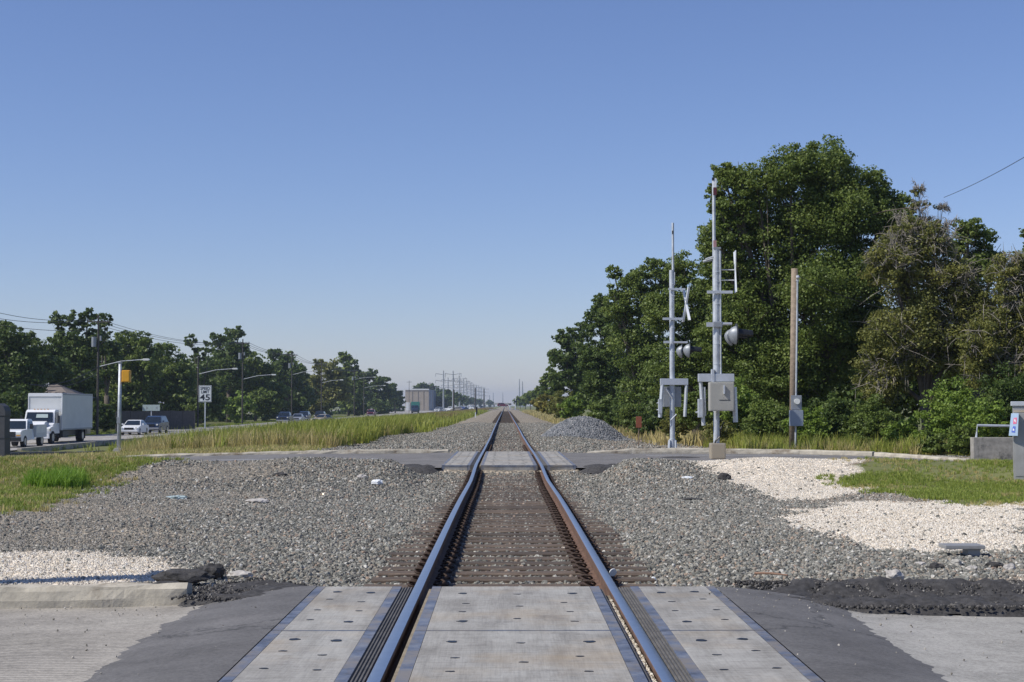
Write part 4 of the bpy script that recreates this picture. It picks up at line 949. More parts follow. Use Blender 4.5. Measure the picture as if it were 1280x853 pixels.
fr.build('border', M['sign_black'], plate)
def text(name, s, size, loc, mat, parent, width=None, rot=(R(90),0,0), bold=.0):
    c = bpy.data.curves.new(name, 'FONT'); c.body = s; c.size = size; c.align_x = 'CENTER'; c.align_y = 'CENTER'; c.extrude = .002; c.offset = bold
    o = bpy.data.objects.new(name, c); COL.objects.link(o)
    dg = bpy.context.evaluated_depsgraph_get(); me = bpy.data.meshes.new_from_object(o.evaluated_get(dg)); bpy.data.objects.remove(o)
    me.materials.clear(); me.materials.append(mat); o = bpy.data.objects.new(name, me); COL.objects.link(o); o.parent = parent; o.location = loc; o.rotation_euler = rot
    if width:
        w = max(v.co.x for v in me.vertices)-min(v.co.x for v in me.vertices)
        for v in me.vertices: v.co.x *= width/w
    return o
hh = zt-zb
text('lettering', 'SPEED', .27, (0,-.016,zt-hh*.19), M['sign_black'], plate, hw*1.5, bold=.006)
text('lettering', 'LIMIT', .27, (0,-.016,zt-hh*.40), M['sign_black'], plate, hw*1.25, bold=.006)
text('lettering', '45', .56, (0,-.016,zt-hh*.735), M['sign_black'], plate, hw*1.6, bold=.012)

Yt = 85; t0 = at(149, 568, Yt); tz = Hf(t0.x, Yt)
root = empty('traffic_signal_pole', (t0.x, Yt, tz), label='grey pole with a yellow traffic signal head on a square concrete foot', cat='signal pole')
def TL(px, py, dy=0): p = at(px, py, Yt); return Vector((p.x-t0.x, dy, p.z-tz))
MB().prism([(-.33,-.1),(.33,-.1),(.30,.45),(.17,.60),(-.17,.60),(-.30,.45)], -.3, .3, 'Y').build('foot', M['concrete'], root, bevel=.02)
tp = TL(150.3,454); MB().tube([(-.02,0,.35), tp], [.115,.085], 14).build('pole', M['galv'], root, smooth=True)
MB().box(tp.x-.1,tp.x+.1,-.1,.1,tp.z,tp.z+.05).build('pole_cap', M['grey_steel'], root)
a = TL(149,525); MB().box(a.x-.10,a.x+.10,-.16,-.08,a.z-.2,a.z+.15).build('push_button', M['grey_steel'], root, bevel=.01)
c = TL(157.6,470.5); hd = MB().box(c.x-.20,c.x+.24,-.18,.22,c.z-.33,c.z+.33).build('signal_head', M['yellow'], root, bevel=.04)
MB().box(c.x-.16,c.x+.20,-.20,-.181,c.z-.28,c.z+.28).build('signal_door', M['yellow'], hd, bevel=.005)
MB().tube([(c.x-.2,0,c.z+.25),(tp.x,0,c.z+.25)], .04, 8).build('bracket', M['yellow'], root); MB().tube([(c.x-.2,0,c.z-.25),(tp.x,0,c.z-.25)], .04, 8).build('bracket', M['yellow'], root)

def util_pole(px, ytop, Xp, lamp=None, label='', trans=True, name='utility_pole', arm=True, group='utility poles along the highway', armdz=0):
    Yp = (-Xp+CAMX)*F/(631.5-px); g = Hf(Xp, Yp); top = at(px, ytop, Yp).z-g
    root = empty(name, (Xp, Yp, g), label=label, cat='utility pole', group=group)
    MB().tube([(0,0,-.2),(0,0,top)], [.14,.09], 8).build('pole', M['pole_grey'], root)
    if arm:
        MB().box(-1.1,1.1,-.06,.06,top-.75,top-.62).build('cross_arm', M['pole_grey'], root)
        for x in (-1,-.4,.5,1): MB().tube([(x,0,top-.62),(x,0,top-.42)], .05, 6).build('insulator', M['grey_steel'], root)
    if trans:
        MB().tube([(-.42,-.05,top-3.2),(-.42,-.05,top-2.2)], .24, 10).build('transformer', M['grey_steel'], root)
        MB().tube([(.3,-.2,top-2.6),(.3,-.2,top-2.1)], .1, 8).build('cutout', M['grey_steel'], root)
    if lamp:
        lx, ly = lamp; p = at(lx, ly, Yp); d = Vector((p.x-Xp, 0, p.z-g))
        MB().tube([(0,0,d.z-.75),(d.x*.45,0,d.z-.18),(d.x-.7,0,d.z-.02)], .042, 8).build('lamp_arm', M['galv'], root)
        MB().prism([(d.x-.75,d.z-.05),(d.x-.6,d.z+.09),(d.x-.1,d.z+.09),(d.x+.05,d.z-.05),(d.x-.1,d.z-.12),(d.x-.6,d.z-.12)], -.17, .17, 'Y').build('lamp_head', M['lamp_lens'], root, bevel=.02)
    return root
poles = []
poles.append(util_pole(123, 394, -41.0, (187,449.5), 'nearest utility pole, with a transformer and a long lamp arm, behind the white truck'))
poles.append(util_pole(248, 446, -41.0, (297,461), 'grey utility pole with a lamp arm just left of the speed limit sign', False, arm=False))
poles.append(util_pole(303.5, 424, -41.6, (345,468.5), 'utility pole with cross arm and transformer before the dark crown', True))
poles.append(util_pole(365, 440, -41.6, (397,464), 'utility pole with transformer in front of the dark rounded trees', True))
poles.append(util_pole(402, 452, -41.6, (429,475), 'thin utility pole with a low lamp arm before the olive trees', False))
poles.append(util_pole(443, 461, -41.4, (470,471.5), 'pale leaning utility pole at the middle of the last tree group', True))
poles.append(util_pole(455, 464, -42, (482,482), 'slender utility pole with lamp beside the end of the last tree group', False))
for i, (px, yt) in enumerate([(511.5,476),(537.5,478),(541,481.5),(547,484),(533,486)]):
    util_pole(px, yt, [-44,-41,-38,-44,-52][i], None, ['utility pole at the left end of the tan warehouse','utility pole in front of the tan warehouse','second pole in front of the tan warehouse','utility pole at the dark end of the warehouse','low utility pole against the warehouse wall'][i], False)
for i, (px, yt, Yq) in enumerate([(567,487,430),(594,485,900),(605,486,1400)]):
    p = at(px, 520, Yq); g = Hf(p.x, Yq); top = at(px, yt, Yq).z-g
    root = empty('utility_pole', (p.x, Yq, g), label=['lone wooden pole in the distant grass, left of the trackside marker','dark thick pole just left of the trackside marker','faint far pole right of the transmission towers'][i], cat='utility pole')
    MB().tube([(0,0,-.2),(0,0,top)], [.3*Yq/600+.05,.2*Yq/600+.05], 8).build('pole', M['pole_grey'], root)
# wires strung between poles
def wire(name, a, b, sag, r, label, n=14):
    a, b = Vector(a), Vector(b); pts = [a.lerp(b, i/n)-Vector((0,0,sag*4*(i/n)*(1-i/n))) for i in range(n+1)]
    return MB().tube([p-a for p in pts], r, 5).build(name, M['wire'], loc=a, label=label, cat='wire', group='overhead wires')
P0 = poles[0].location; 
def ptop(i, dz, dx=0): 
    p = poles[i]; h = max((v.co.z for ch in p.children if ch.name.startswith('pole') for v in ch.data.vertices)); return p.location+Vector((dx,0,h-dz))
for i, (dx, dz, yl, lab) in enumerate([(-1,.4,387,'highest'),(0,.4,396.5,'second'),(1,1.3,404,'third')]):
    a = at(-30, yl-3, 118); wire('overhead_wire', a, ptop(0, dz, dx), .5, .022, '%s wire running from the left edge to the nearest utility pole' % lab)
    wire('overhead_wire', ptop(0, dz, dx), ptop(2, .5, dx*.8), 1.0, .022, '%s wire from the nearest utility pole to the pole behind the speed sign' % lab)
    for k in (2, 3, 4, 5):
        if k == 2 or k > 2: wire('overhead_wire', ptop(k, .5, dx*.8), ptop(k+1 if k < 5 else 6, .5, dx*.8), .6, .03, '%s thin wire of the span %s' % (lab, {2:'before the dark rounded trees',3:'in front of the olive trees',4:'before the last tree group',5:'at the end of the last tree group'}[k]))
wire('service_wire', at(38,481,140), at(122,459,poles[0].location.y), .6, .04, 'slack service wire from the grey roof up to the nearest pole, upper')
wire('service_wire', at(48,482,140), at(122,466,poles[0].location.y), .6, .035, 'slack service wire from the grey roof up to the nearest pole, lower')
wire('overhead_wire', at(1180,247,70), at(1300,185,52), .1, .012, 'single thin wire crossing the sky above the right trees')
wire('service_wire', at(994,343,49.5), at(1150,390,64), .3, .015, 'service wire from the meter pole into the trees')

# ------------------------------------------------------------------ fence, house roof, pale sign
root = empty('board_fence', (at(145,530,176).x, 176, -1.5), label='dark brown board fence under the trees behind the parked cars', cat='fence')
x1 = at(243,530,192).x-root.location.x; L_ = 17.0; 
ang = math.atan2(16, x1); n = 60; ln = math.hypot(16, x1)
mb = MB()
for i in range(n):
    u0_, u1_ = ln*i/n, ln*(i+.94)/n; mb.box(u0_, u1_, -.02, .02, 0, 2.25+random.uniform(-.06,.04))
f_ = mb.build('boards', M['fence'], root); f_.rotation_euler = (0,0,ang)
for i in range(7):
    o = MB().box(-.07,.07,.03,.17,-.1,2.2).build('post', M['fence'], root); o.location = (math.cos(ang)*ln*i/6, math.sin(ang)*ln*i/6, 0)
hx = at(48, 500, 150); root = empty('house', (hx.x, 152, -1.5), label='house with a grey shingled roof hidden behind the white box truck', cat='house')
ex, rz_ = at(28,496,150).z+1.5, at(50,480.5,152).z+1.5
MB().box(-3.2,3.2,-3,5,0,ex-.05).build('wall', M['beige_paint'], root)
mb = MB(); mb.v = [(-3.6,-3.5,ex-.1),(3.6,-3.5,ex-.1),(3.6,5.5,ex-.1),(-3.6,5.5,ex-.1),(-1.4,1,rz_),(1.1,1,rz_)]; mb.f = [(0,1,5,4),(1,2,5),(2,3,4,5),(3,0,4),(0,3,2,1)]; rf = mb.build('roof', M['roof'], root)
p = at(58,481.5,151)-root.location; dsh = MB().tube([(p.x,-1.2,p.z-.5),(p.x,-1.2,p.z)], .05, 6).build('dish_mount', M['galv'], root); 
MB().tube([(p.x,-1.3,p.z),(p.x+.05,-1.5,p.z+.05)], [.32,.36], 14).build('satellite_dish', M['sign_white'], root)
w_ = MB().box(-1,1,-3.06,-3.002,1.0,2.2).build('window', M['glass'], root)
Yp = 168; p = at(189,510,Yp); g = Hf(p.x, Yp); root = empty('street_sign', (p.x, Yp, g), label='wide pale green street sign seen above the board fence', cat='sign')
za, zb_ = at(0,506.2,Yp).z-g, at(0,513.8,Yp).z-g; hw_ = 10.8*Yp/F
plate = MB().box(-hw_,hw_,-.03,.0,zb_,za).build('plate', M['pale_sign'], root, bevel=.01)
MB().box(-.05,.05,.001,.1,0,zb_+.1).build('post', M['galv'], root)
for (u, fl) in ((-.45,1),(.62,-1)):
    mb = MB(); c = u*hw_; mz = (za+zb_)/2; mb.quad((c-.1*fl,-.034,mz+.16),(c+.1*fl,-.034,mz),(c-.1*fl,-.034,mz-.2)); mb.build('dark_mark', M['grey_steel'], plate)
# domed cabinet at the left edge, its shade put into the grey
Yk = 62; p = at(1, 571, Yk); g = Hf(p.x, Yk); root = empty('domed_cabinet', (p.x-.35, Yk, g), label='domed grey cabinet, coloured dark for shade, cut by the left edge of the photo', cat='cabinet')
kz = lambda y: at(0,y,Yk).z-g; wd = .35+8.3*Yk/F
MB().box(-.7,wd,-.35,.35,-.1,kz(548.5)).build('base', M['shaded_grey'], root, bevel=.01)
MB().box(-.7,wd-.02,-.33,.33,kz(548.5)+.03,kz(520)).build('body', M['shaded_grey'], root, bevel=.01)
MB().box(-.72,wd+.015,-.36,.36,kz(548.5),kz(548.5)+.03).build('band', M['dark_steel'], root)
MB().prism([(-.7,kz(520)),(wd+.01,kz(520)),(wd,kz(514)),(wd-.08,kz(508)),(wd-.25,kz(504.5)),(-.5,kz(504.5)),(-.7,kz(512))], -.35, .35, 'Y').build('domed_top', M['shaded_grey'], root, bevel=.01)

# ------------------------------------------------------------------ vehicles; front faces -Y, origin on the ground under the front bumper centre
def wheel(parent, x, y, r, w=.22, side=1):
    wh = MB().tube([(x-w/2*side,y,r),(x+w/2*side,y,r)], r, 20).build('wheel', M['tyre'], parent)
    MB().tube([(x+w/2*side-.01*side,y,r),(x+w/2*side+.012*side,y,r)], r*.6, 14).build('rim', M['rim'], wh); return wh
def taper(prof, hw, topw, zmid, ztop):
    """side profile (y,z) made into a closed body narrowing above zmid"""
    mb = MB(); n = len(prof)
    for s in (-1, 1):
        for (y, z) in prof:
            t = max(0, min(1, (z-zmid)/(ztop-zmid))); mb.v.append((s*(hw+(topw-hw)*t), y, z))
    mb.f.append(tuple(range(n))); mb.f.append(tuple(n+i for i in reversed(range(n))))
    for i in range(n): mb.f.append((i, n+i, n+(i+1)%n, (i+1)%n))
    return mb
def car(label, loc, paint, kind='sedan', rz=0, group=None, cat='car'):
    root = empty({'sedan':'parked_car','pickup':'pickup_truck','suv':'sport_utility_vehicle'}[kind] if kind != 'sedan' else 'car', loc, rz, label=label, cat=cat)
    if group: root['group'] = group
    if kind == 'sedan':
        L_, W, Ht, r = 4.7, .90, 1.45, .33
        body = [(0,.35),(.05,.62),(.25,.74),(1.3,.90),(3.6,.95),(4.5,.92),(4.68,.7),(4.7,.35),(4.4,.22),(.3,.22)]
        cab = [(1.25,.90),(2.05,1.38),(2.6,1.45),(3.2,1.42),(4.0,.95)]; ws = ((1.33,.93),(2.03,1.35)); rw = ((3.25,1.39),(3.97,.97)); side = [(1.5,.95),(2.1,1.33),(3.15,1.36),(3.75,.97)]
        wy = (.85, 3.75); hl = .62
    elif kind == 'suv':
        L_, W, Ht, r = 4.9, .96, 1.8, .38
        body = [(0,.45),(.03,.85),(.2,1.02),(1.3,1.12),(4.7,1.15),(4.88,.9),(4.9,.45),(4.5,.3),(.3,.3)]
        cab = [(1.2,1.12),(1.9,1.68),(2.4,1.8),(4.3,1.78),(4.75,1.15)]; ws = ((1.27,1.15),(1.88,1.64)); rw = ((4.35,1.74),(4.72,1.18)); side = [(1.5,1.17),(2.0,1.62),(4.2,1.66),(4.5,1.18)]
        wy = (.95, 3.9); hl = .85
    else:
        L_, W, Ht, r = 5.6, .98, 1.88, .40
        body = [(0,.5),(.02,.95),(.2,1.12),(1.6,1.2),(5.5,1.2),(5.6,1.1),(5.6,.55),(5.2,.4),(.3,.4)]
        cab = [(1.5,1.2),(2.15,1.78),(2.5,1.88),(3.5,1.86),(3.75,1.2)]; ws = ((1.56,1.23),(2.13,1.74)); rw = ((3.53,1.8),(3.72,1.24)); side = [(1.8,1.25),(2.25,1.7),(3.4,1.74),(3.55,1.25)]
        wy = (1.0, 4.5); hl = .95
    taper(body, W, W*.97, .3, 1.2).build('body', paint, root, bevel=.03)
    cw = W*.95; tw = W*.72
    zb_, zt_ = cab[0][1], max(z for _, z in cab)
    cb = taper(cab, cw, tw, zb_, zt_).build('cabin', paint, root, bevel=.02)
    wid = lambda z: cw+(tw-cw)*max(0, min(1, (z-zb_)/(zt_-zb_)))
    def pane(name, pr, off):
        (y0,z0_),(y1,z1_) = pr; a, b = wid(z0_)-.08, wid(z1_)-.08; mb = MB(); mb.quad((-a,y0+off,z0_+.03),(a,y0+off,z0_+.03),(b,y1+off,z1_+.03),(-b,y1+off,z1_+.03)); mb.build(name, M['glass'], root)
    pane('windscreen', ws, -.03); pane('rear_window', rw, .03)
    for s in (-1, 1):
        mb = MB(); mb.quad(*[(s*(wid(z)+.012), y, z) for (y, z) in side]); mb.build('side_window', M['glass'], root)
        for y in wy: wheel(root, s*(W-.10), y, r, .2, s)
        MB().box(s*W*.9-.2*(s > 0), s*W*.9+.2*(s < 0), -.025, .1, hl-.02, hl+.13).build('headlight', M['lamp_lens'], root, bevel=.01)
        MB().box(s*W*.92-.12*(s > 0), s*W*.92+.12*(s < 0), L_-.08, L_+.015, hl, hl+.15).build('tail_light', M['red_lens'], root)
        MB().box(s*(W+.10)-.09, s*(W+.10)+.09, ws[0][0]+.25, ws[0][0]+.33, zb_+.05, zb_+.2).build('wing_mirror', paint, root, bevel=.01)
    MB().box(-W*.5, W*.5, -.03, .1, hl-.12, hl+.1).build('grille', M['black'], root); MB().box(-W*.97, W*.97, -.08, .15, .33 if kind == 'sedan' else .42, .5 if kind == 'sedan' else .62).build('bumper', paint if kind == 'sedan' else M['rim'], root, bevel=.02)
    if kind == 'pickup': MB().box(-W*.85, W*.85, 3.85, 5.5, 1.19, 1.205).build('cargo_bed', M['black'], root)
    return root
# white box truck
tx = -35.0; ty = 115.0; k = 1
root = empty('box_truck', (tx, ty, hz), label='white box truck with a tall cargo box, headlights lit, at the left', cat='truck')
MB().box(-1.27,1.27,2.5,11.2,.98,3.78).build('cargo_box', M['white_box'], root, bevel=.03)
bx_ = root.children[0]
for s in (-1, 1): MB().box(s*1.27-.03,s*1.27+.03,2.46,2.56,.98,3.76).build('corner_post', M['white'], bx_)
MB().box(-1.27,1.27,2.455,2.52,3.55,3.80).build('roof_cap', M['white'], bx_, bevel=.02)
MB().box(1.271,1.285,2.6,11.15,.99,1.10).build('side_skirt', M['grey_steel'], bx_); MB().box(1.271,1.285,2.6,11.15,3.66,3.76).build('side_rail', M['grey_steel'], bx_)
cabp = [(.75,.75),(.75,1.45),(1.0,1.55),(1.25,2.40),(1.5,2.55),(2.35,2.55),(2.4,2.4),(2.4,.75)]
taper(cabp, 1.14, 1.08, 1.5, 2.5).build('cab', M['white'], root, bevel=.04)
hood = [(-.25,.75),(-.3,1.1),(-.1,1.42),(.4,1.62),(.98,1.70),(.98,.75)]
taper(hood, .82, .62, .8, 1.7).build('hood', M['white'], root, bevel=.05)
for s in (-1, 1):
    MB().prism([(-.15,.78),(-.2,1.0),(.0,1.22),(.55,1.30),(1.15,1.2),(1.3,.78)], s*.80, s*1.14).build('fender', M['white'], root, bevel=.04)
    MB().box(s*.98-.17, s*.98+.17, -.245, -.1, .98, 1.16).build('headlight', M['lamp_lens'], root, bevel=.02)
    MB().box(s*1.12-.03, s*1.12+.03, -.2, .0, .98, 1.14).build('turn_signal', M['amber'], root)
    mb = MB(); x = s*1.148; mb.quad((x,1.25,1.55),(x-.04*s,1.42,2.35),(x-.04*s,2.15,2.35),(x,2.15,1.55)); mb.build('side_window', M['glass'], root)
    MB().box(s*1.40-.08, s*1.40+.08, 1.15, 1.22, 1.55, 2.1).build('wing_mirror', M['black'], root, bevel=.01)
    MB().tube([(s*1.14,1.2,1.85),(s*1.38,1.18,1.9)], .02, 6).build('mirror_bracket', M['black'], root)
    wheel(root, s*1.05, .55, .48, .28, s)
    for y in (8.5,): wheel(root, s*1.0, y, .48, .45, s)
    MB().box(s*.98-.25, s*.98+.25, 9.2, 9.23, .25, .95).build('mud_flap', M['black'], root)
mb = MB(); mb.quad((-1.02,.955,1.62),(1.02,.955,1.62),(.95,1.20,2.36),(-.95,1.20,2.36)); mb.build('windscreen', M['glass'], root)
mb = MB(); mb.quad((-.25,1.02,1.95),(.65,1.02,1.95),(.62,1.10,2.22),(-.22,1.10,2.22)); o = mb.build('sun_visor', M['pale_sign'], root)
MB().box(-1.16,1.16,-.42,-.22,.42,.78).build('bumper', M['white'], root, bevel=.03)
MB().box(-.5,.5,-.315,-.25,.85,1.3).build('grille', M['grey_steel'], root, bevel=.02)
MB().box(-.9,.9,1.0,11.0,.55,.93).build('chassis', M['black'], root)
MB().box(.7,1.2,3.0,4.6,.45,.9).build('fuel_tank', M['dark_steel'], root, bevel=.05)
for x in (-.5,-.25,0,.25,.5): MB().box(x-.05,x+.05,1.45,1.53,2.56,2.61).build('roof_lamp', M['amber'], root)
# white service pickup
px_ = -33.95; py_ = 105.2
root = empty('service_truck', (px_, py_, hz), label='white service pickup with tool boxes, in front of the box truck', cat='pickup truck')
taper([(0,.5),(.0,1.0),(.2,1.16),(1.45,1.24),(2.5,1.26),(2.5,.5),(.3,.4)], .98, .96, .4, 1.2).build('body', M['white'], root, bevel=.04)
taper([(1.35,1.22),(1.95,1.82),(2.25,1.92),(3.0,1.92),(3.1,1.8),(3.1,.5),(2.4,.5),(1.4,.9)], .96, .76, 1.22, 1.92).build('cabin', M['white'], root, bevel=.03)
mb = MB(); mb.quad((-.86,1.33,1.27),(.86,1.33,1.27),(.70,1.89,1.80),(-.70,1.89,1.80)); mb.build('windscreen', M['glass'], root)
for s in (-1, 1):
    mb = MB(); mb.quad((s*.965,1.6,1.28),(s*.83,2.08,1.76),(s*.83,2.95,1.76),(s*.965,2.95,1.28)); mb.build('side_window', M['glass'], root)
    tb = MB().box(s*.62 if s > 0 else -1.04, 1.04 if s > 0 else -.62, 3.2, 5.7, .62, 1.52).build('tool_box', M['white_box'], root, bevel=.02)
    for y in (3.25, 4.35): MB().box(s*1.041-.006, s*1.041+.006, y, y+.95, .95, 1.45).build('tool_box_door', M['white'], tb, bevel=.003)
    wheel(root, s*.86, .95, .40, .24, s); wheel(root, s*.88, 4.6, .40, .3, s)
    MB().box(s*.80-.16, s*.80+.16, -.03, .05, .88, 1.05).build('headlight', M['lamp_lens'], root, bevel=.01)
    MB().box(s*.80-.14, s*.80+.14, -.03, .05, .78, .87).build('turn_signal', M['amber'], root)
    MB().box(s*1.14-.11, s*1.14+.11, 1.7, 1.78, 1.25, 1.6).build('wing_mirror', M['black'], root, bevel=.01)
MB().box(-.60,.60,-.035,.05,.72,1.08).build('grille', M['black'], root); MB().box(-.98,.98,-.14,.05,.45,.70).build('bumper', M['black'], root, bevel=.02)
MB().box(-.61,.61,3.2,5.7,.62,1.0).build('cargo_bed', M['dark_steel'], root)
# cars on the highway
def hw_car(px, Yc_, *a, **kw): p = at(px, 530, Yc_); return car(a[0], (p.x, Yc_, hz), *a[1:], **kw)
hw_car(161, 150, 'white sedan half hidden by the grass right of the signal pole', M['white'], 'sedan')
hw_car(187, 158, 'dark sedan behind the white one, below the pale street sign', M['navy'], 'suv')
hw_car(353, 240, 'dark pickup with a chrome front leading the group of cars', M['navy'], 'pickup', cat='pickup truck')
hw_car(370, 262, 'small silver car behind the leading pickup', M['silver'], 'sedan')
hw_car(378, 282, 'dark blue sport utility vehicle in the middle of the car group', M['navy'], 'suv')
hw_car(394, 246, 'beige sedan in the nearer lane of the car group', M['beige_paint'], 'sedan', rz=R(-24))
hw_car(398, 300, 'black sport utility vehicle at the back of the car group', M['black'], 'suv')
hw_car(463, 385, 'dark red pickup alone on the highway before the last trees', M['maroon'], 'pickup', cat='pickup truck')
# green truck
p = at(518.5, 515, 560); root = empty('dump_truck', (p.x, 560, hz), label='dark truck with a teal green load box before the tan warehouse', cat='truck')
MB().box(-1.5,1.5,2.2,8,.9,4.2).build('load_box', M['green_paint'], root, bevel=.05); taper([(0,.5),(0,1.6),(.9,1.9),(1.1,2.9),(2.1,2.9),(2.1,.5)], 1.25, 1.15, .5, 2.9).build('cab', M['navy'], root, bevel=.05)
mb = MB(); mb.quad((-1.0,.88,1.95),(1.0,.88,1.95),(.95,1.06,2.75),(-.95,1.06,2.75)); mb.build('windscreen', M['glass'], root); MB().box(-1.3,1.3,-.2,.0,.4,.9).build('bumper', M['dark_steel'], root)
for s in (-1, 1):
    for y in (.9, 6.0): wheel(root, s*1.1, y, .5, .35, s)
# sedans and vans in the far lot
lot = [(546,690,'white'),(551,720,'silver'),(556,760,'navy'),(559.5,740,'white'),(563,800,'beige_paint'),(571,820,'white'),(574.5,790,'navy'),(578,860,'white'),(582,900,'silver'),(586,880,'blue'),(589,950,'white'),(593,1000,'white'),(599,1050,'silver'),(602,1100,'navy'),(575.5,950,'white'),(568,900,'silver')]
srcs = {}
for i, (px, Yc_, col) in enumerate(lot):
    kd = ['sedan','suv','pickup'][i % 3]; p = at(px, 510, Yc_); key = (kd, col)
    lab = '%s %s in the hazy far lot, place %d from the left' % ({'white':'white','silver':'silver','navy':'dark blue','beige_paint':'beige','blue':'bright blue'}[col], {'sedan':'car','suv':'sport utility vehicle','pickup':'pickup'}[kd], sorted([l[0] for l in lot]).index(px)+1)
    z_ = Hf(p.x, Yc_)+.1
    if key in srcs: o = copy_tree(srcs[key]); o.location = (p.x, Yc_, z_)
    else: o = car(lab, (p.x, Yc_, z_), M[col], kd); srcs[key] = o
    o.rotation_euler.z = random.choice([R(90), R(75), 0, R(-90)]); o.scale = (1.25,)*3
    o['label'] = lab; o['group'] = 'cars in the far lot'
p = at(629.6, 508, 700); car('dark red car crossing the track in the far distance', (p.x+2.0, 700, .75), M['maroon'], 'suv', rz=R(90))
# ------------------------------------------------------------------ far structures
p = at(506.5, 509, 900); root = empty('warehouse', (p.x, 900, -1.5), label='tan flat-roofed warehouse beyond the trees on the left', cat='warehouse')
wd = at(536,509,900).x-p.x; ht = at(0,486.5,900).z+1.5
MB().box(0,wd,0,30,0,ht).build('wall', M['tan_wall'], root); MB().box(wd+.02,wd+2.8,-.5,32,0,ht*.95).build('end_wall', M['blue_wall'], root)
MB().box(-.3,wd+.1,-.3,.0,ht-.6,ht+.15).build('parapet', M['white_box'], root); MB().box(.3,2.8,-.35,-.02,0,ht*.38).build('dock_door', M['white_box'], root)
for x in (.28,.52,.76): MB().box(wd*x,wd*x+.25,-.2,-.02,0,ht-.7).build('pilaster', M['tan_wall'], root)
def tower(px, ytop, Yq, label, arms=3, w=.9, one_side=False):
    p = at(px, 510, Yq); g = -1.5; top = at(px, ytop, Yq).z-g
    root = empty('transmission_tower', (p.x, Yq, g), label=label, cat='transmission tower', group='transmission towers along the highway')
    MB().tube([(0,0,0),(0,0,top)], [w*.7,w*.35], 6).build('mast', M['grey_steel'], root)
    for i in range(arms):
        z = top*(.90-.17*i); L_ = 4.6*w/.9
        MB().tube([(-L_,0,z+.6),(0,0,z),((0 if one_side else L_),0,z+(.0 if one_side else .6))], .16*w/.9, 4).build('cross_arm', M['grey_steel'], root)
        for s in ((-1,) if one_side else (-1, 1)): MB().tube([(s*L_,0,z+.6),(s*L_,0,z-1.2)], .12, 4).build('insulator', M['grey_steel'], root)
    return root
tw = [(554.3,463.5,900),(566.3,463.5,880),(560,472,1150),(574.5,470,1050),(579.5,474,1250),(583.5,476,1400),(588.5,479,1650),(592,480,1850),(595.5,482,2000),(598.5,482,2200),(601.5,483,2400),(605,484.5,2500)]
words = ['tall lattice mast, leftmost of the row','second tall mast, brightest arms of the row','lower mast between the two tallest','third mast to the right of the two tallest','fourth mast to the right of the two tallest','fifth mast to the right of the two tallest','sixth mast, fading into haze','seventh mast, faint in the haze','eighth mast, faint in the haze','ninth mast, very faint','tenth mast, very faint','last faint mast at the right end of the row']
for i, (px, yt, Yq) in enumerate(tw): tower(px, yt, Yq, 'grey transmission tower: '+words[i], 3, .9+.5*max(0, (Yq-900))/1600, i == 0)
for i in range(1, 6):
    a_, b_ = tw[i], tw[i+1]
    for s, hgt in ((-1,.95),(1,.95),(1,.75)):
        A = at(a_[0],510,a_[2]); B = at(b_[0],510,b_[2]); ta = (at(a_[0],a_[1],a_[2]).z+1.5)*hgt-1.5; tb = (at(b_[0],b_[1],b_[2]).z+1.5)*hgt-1.5
        wire('transmission_line', (A.x+s*4, a_[2], ta), (B.x+s*4, b_[2], tb), 3, .07, 'power line between distant transmission towers, span %d, %s conductor' % (i, {(-1,.95):'left',(1,.95):'right upper',(1,.75):'right lower'}[(s,hgt)]), 8)
for i, (px, yt, Yq) in enumerate([(616.5,491,2300),(628.5,491,2200),(649.3,474,1500),(653.2,477,1400),(612,494,2100)]):
    p = at(px, 509, Yq); top = at(px, yt, Yq).z+1; root = empty('radio_mast', (p.x, Yq, -1), label=['hazy mast on the horizon, left of the rails','hazy mast on the horizon above the rails','thin tall mast above the far right trees','thin mast just right of the tallest thin one','lowest hazy mast left of the rails'][i], cat='mast')
    MB().tube([(0,0,0),(0,0,top)], [.9,.35], 5).build('mast', M['grey_steel'], root)
# overpass on the horizon
root = empty('overpass', (-55, 2000, -1), label='hazy dark overpass crossing the horizon', cat='overpass')
MB().box(-10, 62, 0, 14, 3.2, 5.6).build('deck', M['concrete'], root)
for x in range(-8, 62, 12): MB().box(x, x+1.6, 1, 12, 0, 3.2).build('pier', M['concrete'], root)
# pale kerb slabs of the next far crossing
for px0, px1, lab in ((611.5,623,'left'),(640,649,'right')):
    a, b = at(px0,510.5,560), at(px1,510.5,560); root = MB().box(0, b.x-a.x, 0, 4, 0, .5).build('crossing_approach', M['highway'], loc=(a.x, 560, -.35), label='pale concrete road approach %s of the track at the next crossing' % lab, cat='road approach')
for i, (px, yt) in enumerate([(644.2,497),(637.5,502)]):
    p = at(px, 511, 540); root = empty('crossing_signal', (p.x, 540, -.2), label=['distant white gate signal right of the track','distant short signal beside the right rail'][i], cat='railway signal')
    top = at(px, yt, 540).z+.2; MB().tube([(0,0,0),(0,0,top)], .14, 6).build('mast', M['sign_white'], root); MB().box(-.5,.5,-.2,.0,top*.6,top*.75).build('flasher_pair', M['black'], root); MB().box(-.25,.25,-.3,.3,0,.9).build('foot', M['galv'], root)

